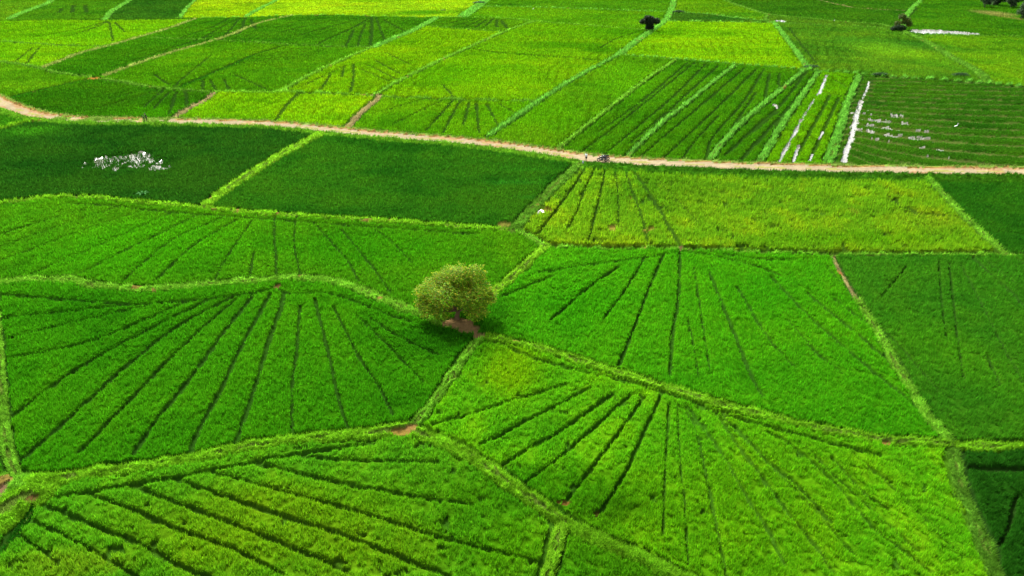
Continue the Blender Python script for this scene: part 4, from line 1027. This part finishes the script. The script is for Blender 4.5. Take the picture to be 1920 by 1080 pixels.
# ------------------------------------------------------------------ motorbike (nose to the left)
x, y = gp(1129, 302.8, .3)
bk = empty('motorbike', (x, y, .28), R(-8)); tag(bk, 'black motorbike parked across the dirt road right of the person in white', 'motorbike')
MT = plain('tyre_rubber', (.012, .012, .012), .8); MM = plain('bare_metal', (.06, .06, .065), .5, metal=.4, var=.05); MP = plain('black_paint', (.012, .014, .02), .2, spec=.6, var=.1); MW = plain('white_panel', (.07, .072, .08), .45, var=.05)
for sx in (-.68, .66):
    wh = empty('wheel', (0, 0, 0)); wh.parent = bk; bpy.data.objects.remove(wh)
    mb = MB(); mb.torus((sx, 0, .31), .25, .075); t_ = mb.build('tyre', MT, bk)
    mb = MB(); mb.torus((sx, 0, .31), .205, .016, n=20, m=6)
    mb.tube([(sx, -.06, .31), (sx, .06, .31)], [.04, .04])
    for k in range(10): a_k = k*math.pi/5; mb.tube([(sx, 0, .31), (sx+.2*math.cos(a_k), 0, .31+.2*math.sin(a_k))], [.006, .006], 4)
    mb.build('rim', MM, t_)
mb = MB()
for s_ in (-1, 1): mb.tube([(-.68, s_*.08, .31), (-.45, s_*.08, .92)], [.022, .026])
mb.build('front_fork', MM, bk)
mb = MB(); mb.tube([(-.44, 0, .9), (-.1, 0, .62), (.05, 0, .42), (.3, 0, .40)], [.03, .035, .035, .03]); mb.tube([(-.42, 0, .86), (.1, 0, .75), (.72, 0, .82)], [.03, .03, .02])
for s_ in (-1, 1): mb.tube([(.2, s_*.09, .38), (.66, s_*.09, .31)], [.025, .02]); mb.tube([(.62, s_*.1, .34), (.48, s_*.1, .78)], [.022, .022])
mb.build('frame', MP, bk)
mb = MB(); mb.ball((-.02, 0, .43), (.28, .17, .2)); mb.tube([(-.05, 0, .5), (-.12, 0, .68)], [.09, .085], 12); mb.build('engine', MM, bk)
mb = MB(); mb.ball((-.14, 0, .85), (.33, .17, .17), 14, 9); mb.build('fuel_tank', MP, bk)
mb = MB(); mb.tube([(.05, 0, .84), (.25, 0, .86), (.5, 0, .88), (.78, 0, .93)], [.11, .14, .13, .08], 12); mb.build('seat', MT, bk)
mb = MB(); mb.tube([(.5, 0, .80), (.8, 0, .82), (.95, 0, .72)], [.07, .06, .03]); mb.build('rear_mudguard', MP, bk)
mb = MB(); mb.tube([(-.95, 0, .5), (-.85, 0, .62), (-.66, 0, .665), (-.46, 0, .6)], [.03, .06, .065, .03]); mb.build('front_mudguard', MW, bk)
mb = MB(); mb.tube([(-.36, -.36, 1.06), (-.42, -.2, 1.04), (-.45, 0, .98), (-.42, .2, 1.04), (-.36, .36, 1.06)], [.018, .016, .016, .016, .018]); hb = mb.build('handlebar', MP, bk)
for s_ in (-1, 1):
    mb = MB(); mb.tube([(-.42, s_*.22, 1.04), (-.44, s_*.27, 1.22)], [.007, .007]); mb.ball((-.44, s_*.29, 1.25), (.02, .07, .045)); mb.build('mirror', MP, hb)
mb = MB(); mb.ball((-.56, 0, .92), (.09, .09, .1)); mb.build('headlight', MW, bk)
mb = MB(); mb.tube([(0, .14, .3), (.3, .16, .29), (.85, .17, .42)], [.03, .04, .055], 10); mb.build('exhaust', MM, bk)
mb = MB(); mb.ball((.3, 0, .68), (.22, .12, .09)); mb.build('side_panel', MW, bk)
mb = MB(); mb.ball((.9, 0, .86), (.04, .06, .035)); mb.build('tail_light', plain('red_lens', (.3, .01, .01), .3), bk)
mb = MB(); mb.tube([(.1, -.1, .3), (.05, -.32, .0)], [.014, .014]); mb.build('side_stand', MM, bk)
def copy_tree(o, parent=None):
    c = o.copy(); col.objects.link(c); c.parent = parent
    for ch in list(o.children): copy_tree(ch, c)
    return c
bk['group'] = 'motorbikes parked on the dirt road'
b2 = copy_tree(bk); b2.location = (bk.location.x+.55, bk.location.y+.95, bk.location.z); b2.rotation_euler = (0, 0, R(6))
b2['label'] = 'black motorbike parked close behind the other, nearer the far edge of the road'; bk['label'] = 'black motorbike nearest the grass edge on the dirt road, right of the person in white'
# pale boundary stone beside the road
x, y = gp(1093, 307, .35); st = MB(); MSN = plain('pale_stone', (.28, .32, .34), .85, var=.3)
st.tube([(0, 0, -.1), (0, 0, .40), (0, 0, .56), (0, 0, .62)], [.17, .16, .11, .03], 8); o = st.build('marker_stone', MSN, None, True, (x, y, .3)); tag(o, 'small pale grey marker stone in the grass below the person in white', 'stone')
# white egrets out in the fields
WHT = plain('white_feathers', (.75, .75, .73), .8, var=.05); BEAK = plain('beak', (.5, .3, .05), .5)
for k, (px, py, lab, s_) in enumerate([(1792, 239, 'white egret standing in the flooded young rice', 1.5), (1000, 19, 'tiny white egret in the far green strip at the top', 1.5), (1564, 41, 'tiny white egret by the far curved grass bank', 1.3)]):
    x, y = gp(px, py, .3); e = empty('egret', (x, y, surf_z(x, y)), R(30*k)); tag(e, lab, 'bird', 'white egrets in the fields')
    e.scale = (s_, s_, s_)
    vs = [Vector(v) for v in [(0, 0, .42), (-.16, 0, .38), (-.30, 0, .30), (.14, 0, .48), (.20, 0, .62), (.14, 0, .74), (.20, 0, .84)]]
    skin_obj('body', vs, [(0, 1), (1, 2), (0, 3), (3, 4), (4, 5), (5, 6)], [(.09, .085), (.075, .06), .02, .05, .024, .022, .03], WHT, e, 1)
    mb = MB(); mb.tube([(.21, 0, .84), (.34, 0, .82)], [.013, .003]); mb.build('beak', BEAK, e)
    for t_ in (-1, 1): mb = MB(); mb.tube([(0, t_*.03, .36), (-.02, t_*.03, .18), (0, t_*.03, 0)], [.012, .01, .01], 5); mb.build('leg', BLK, e)
print('done')
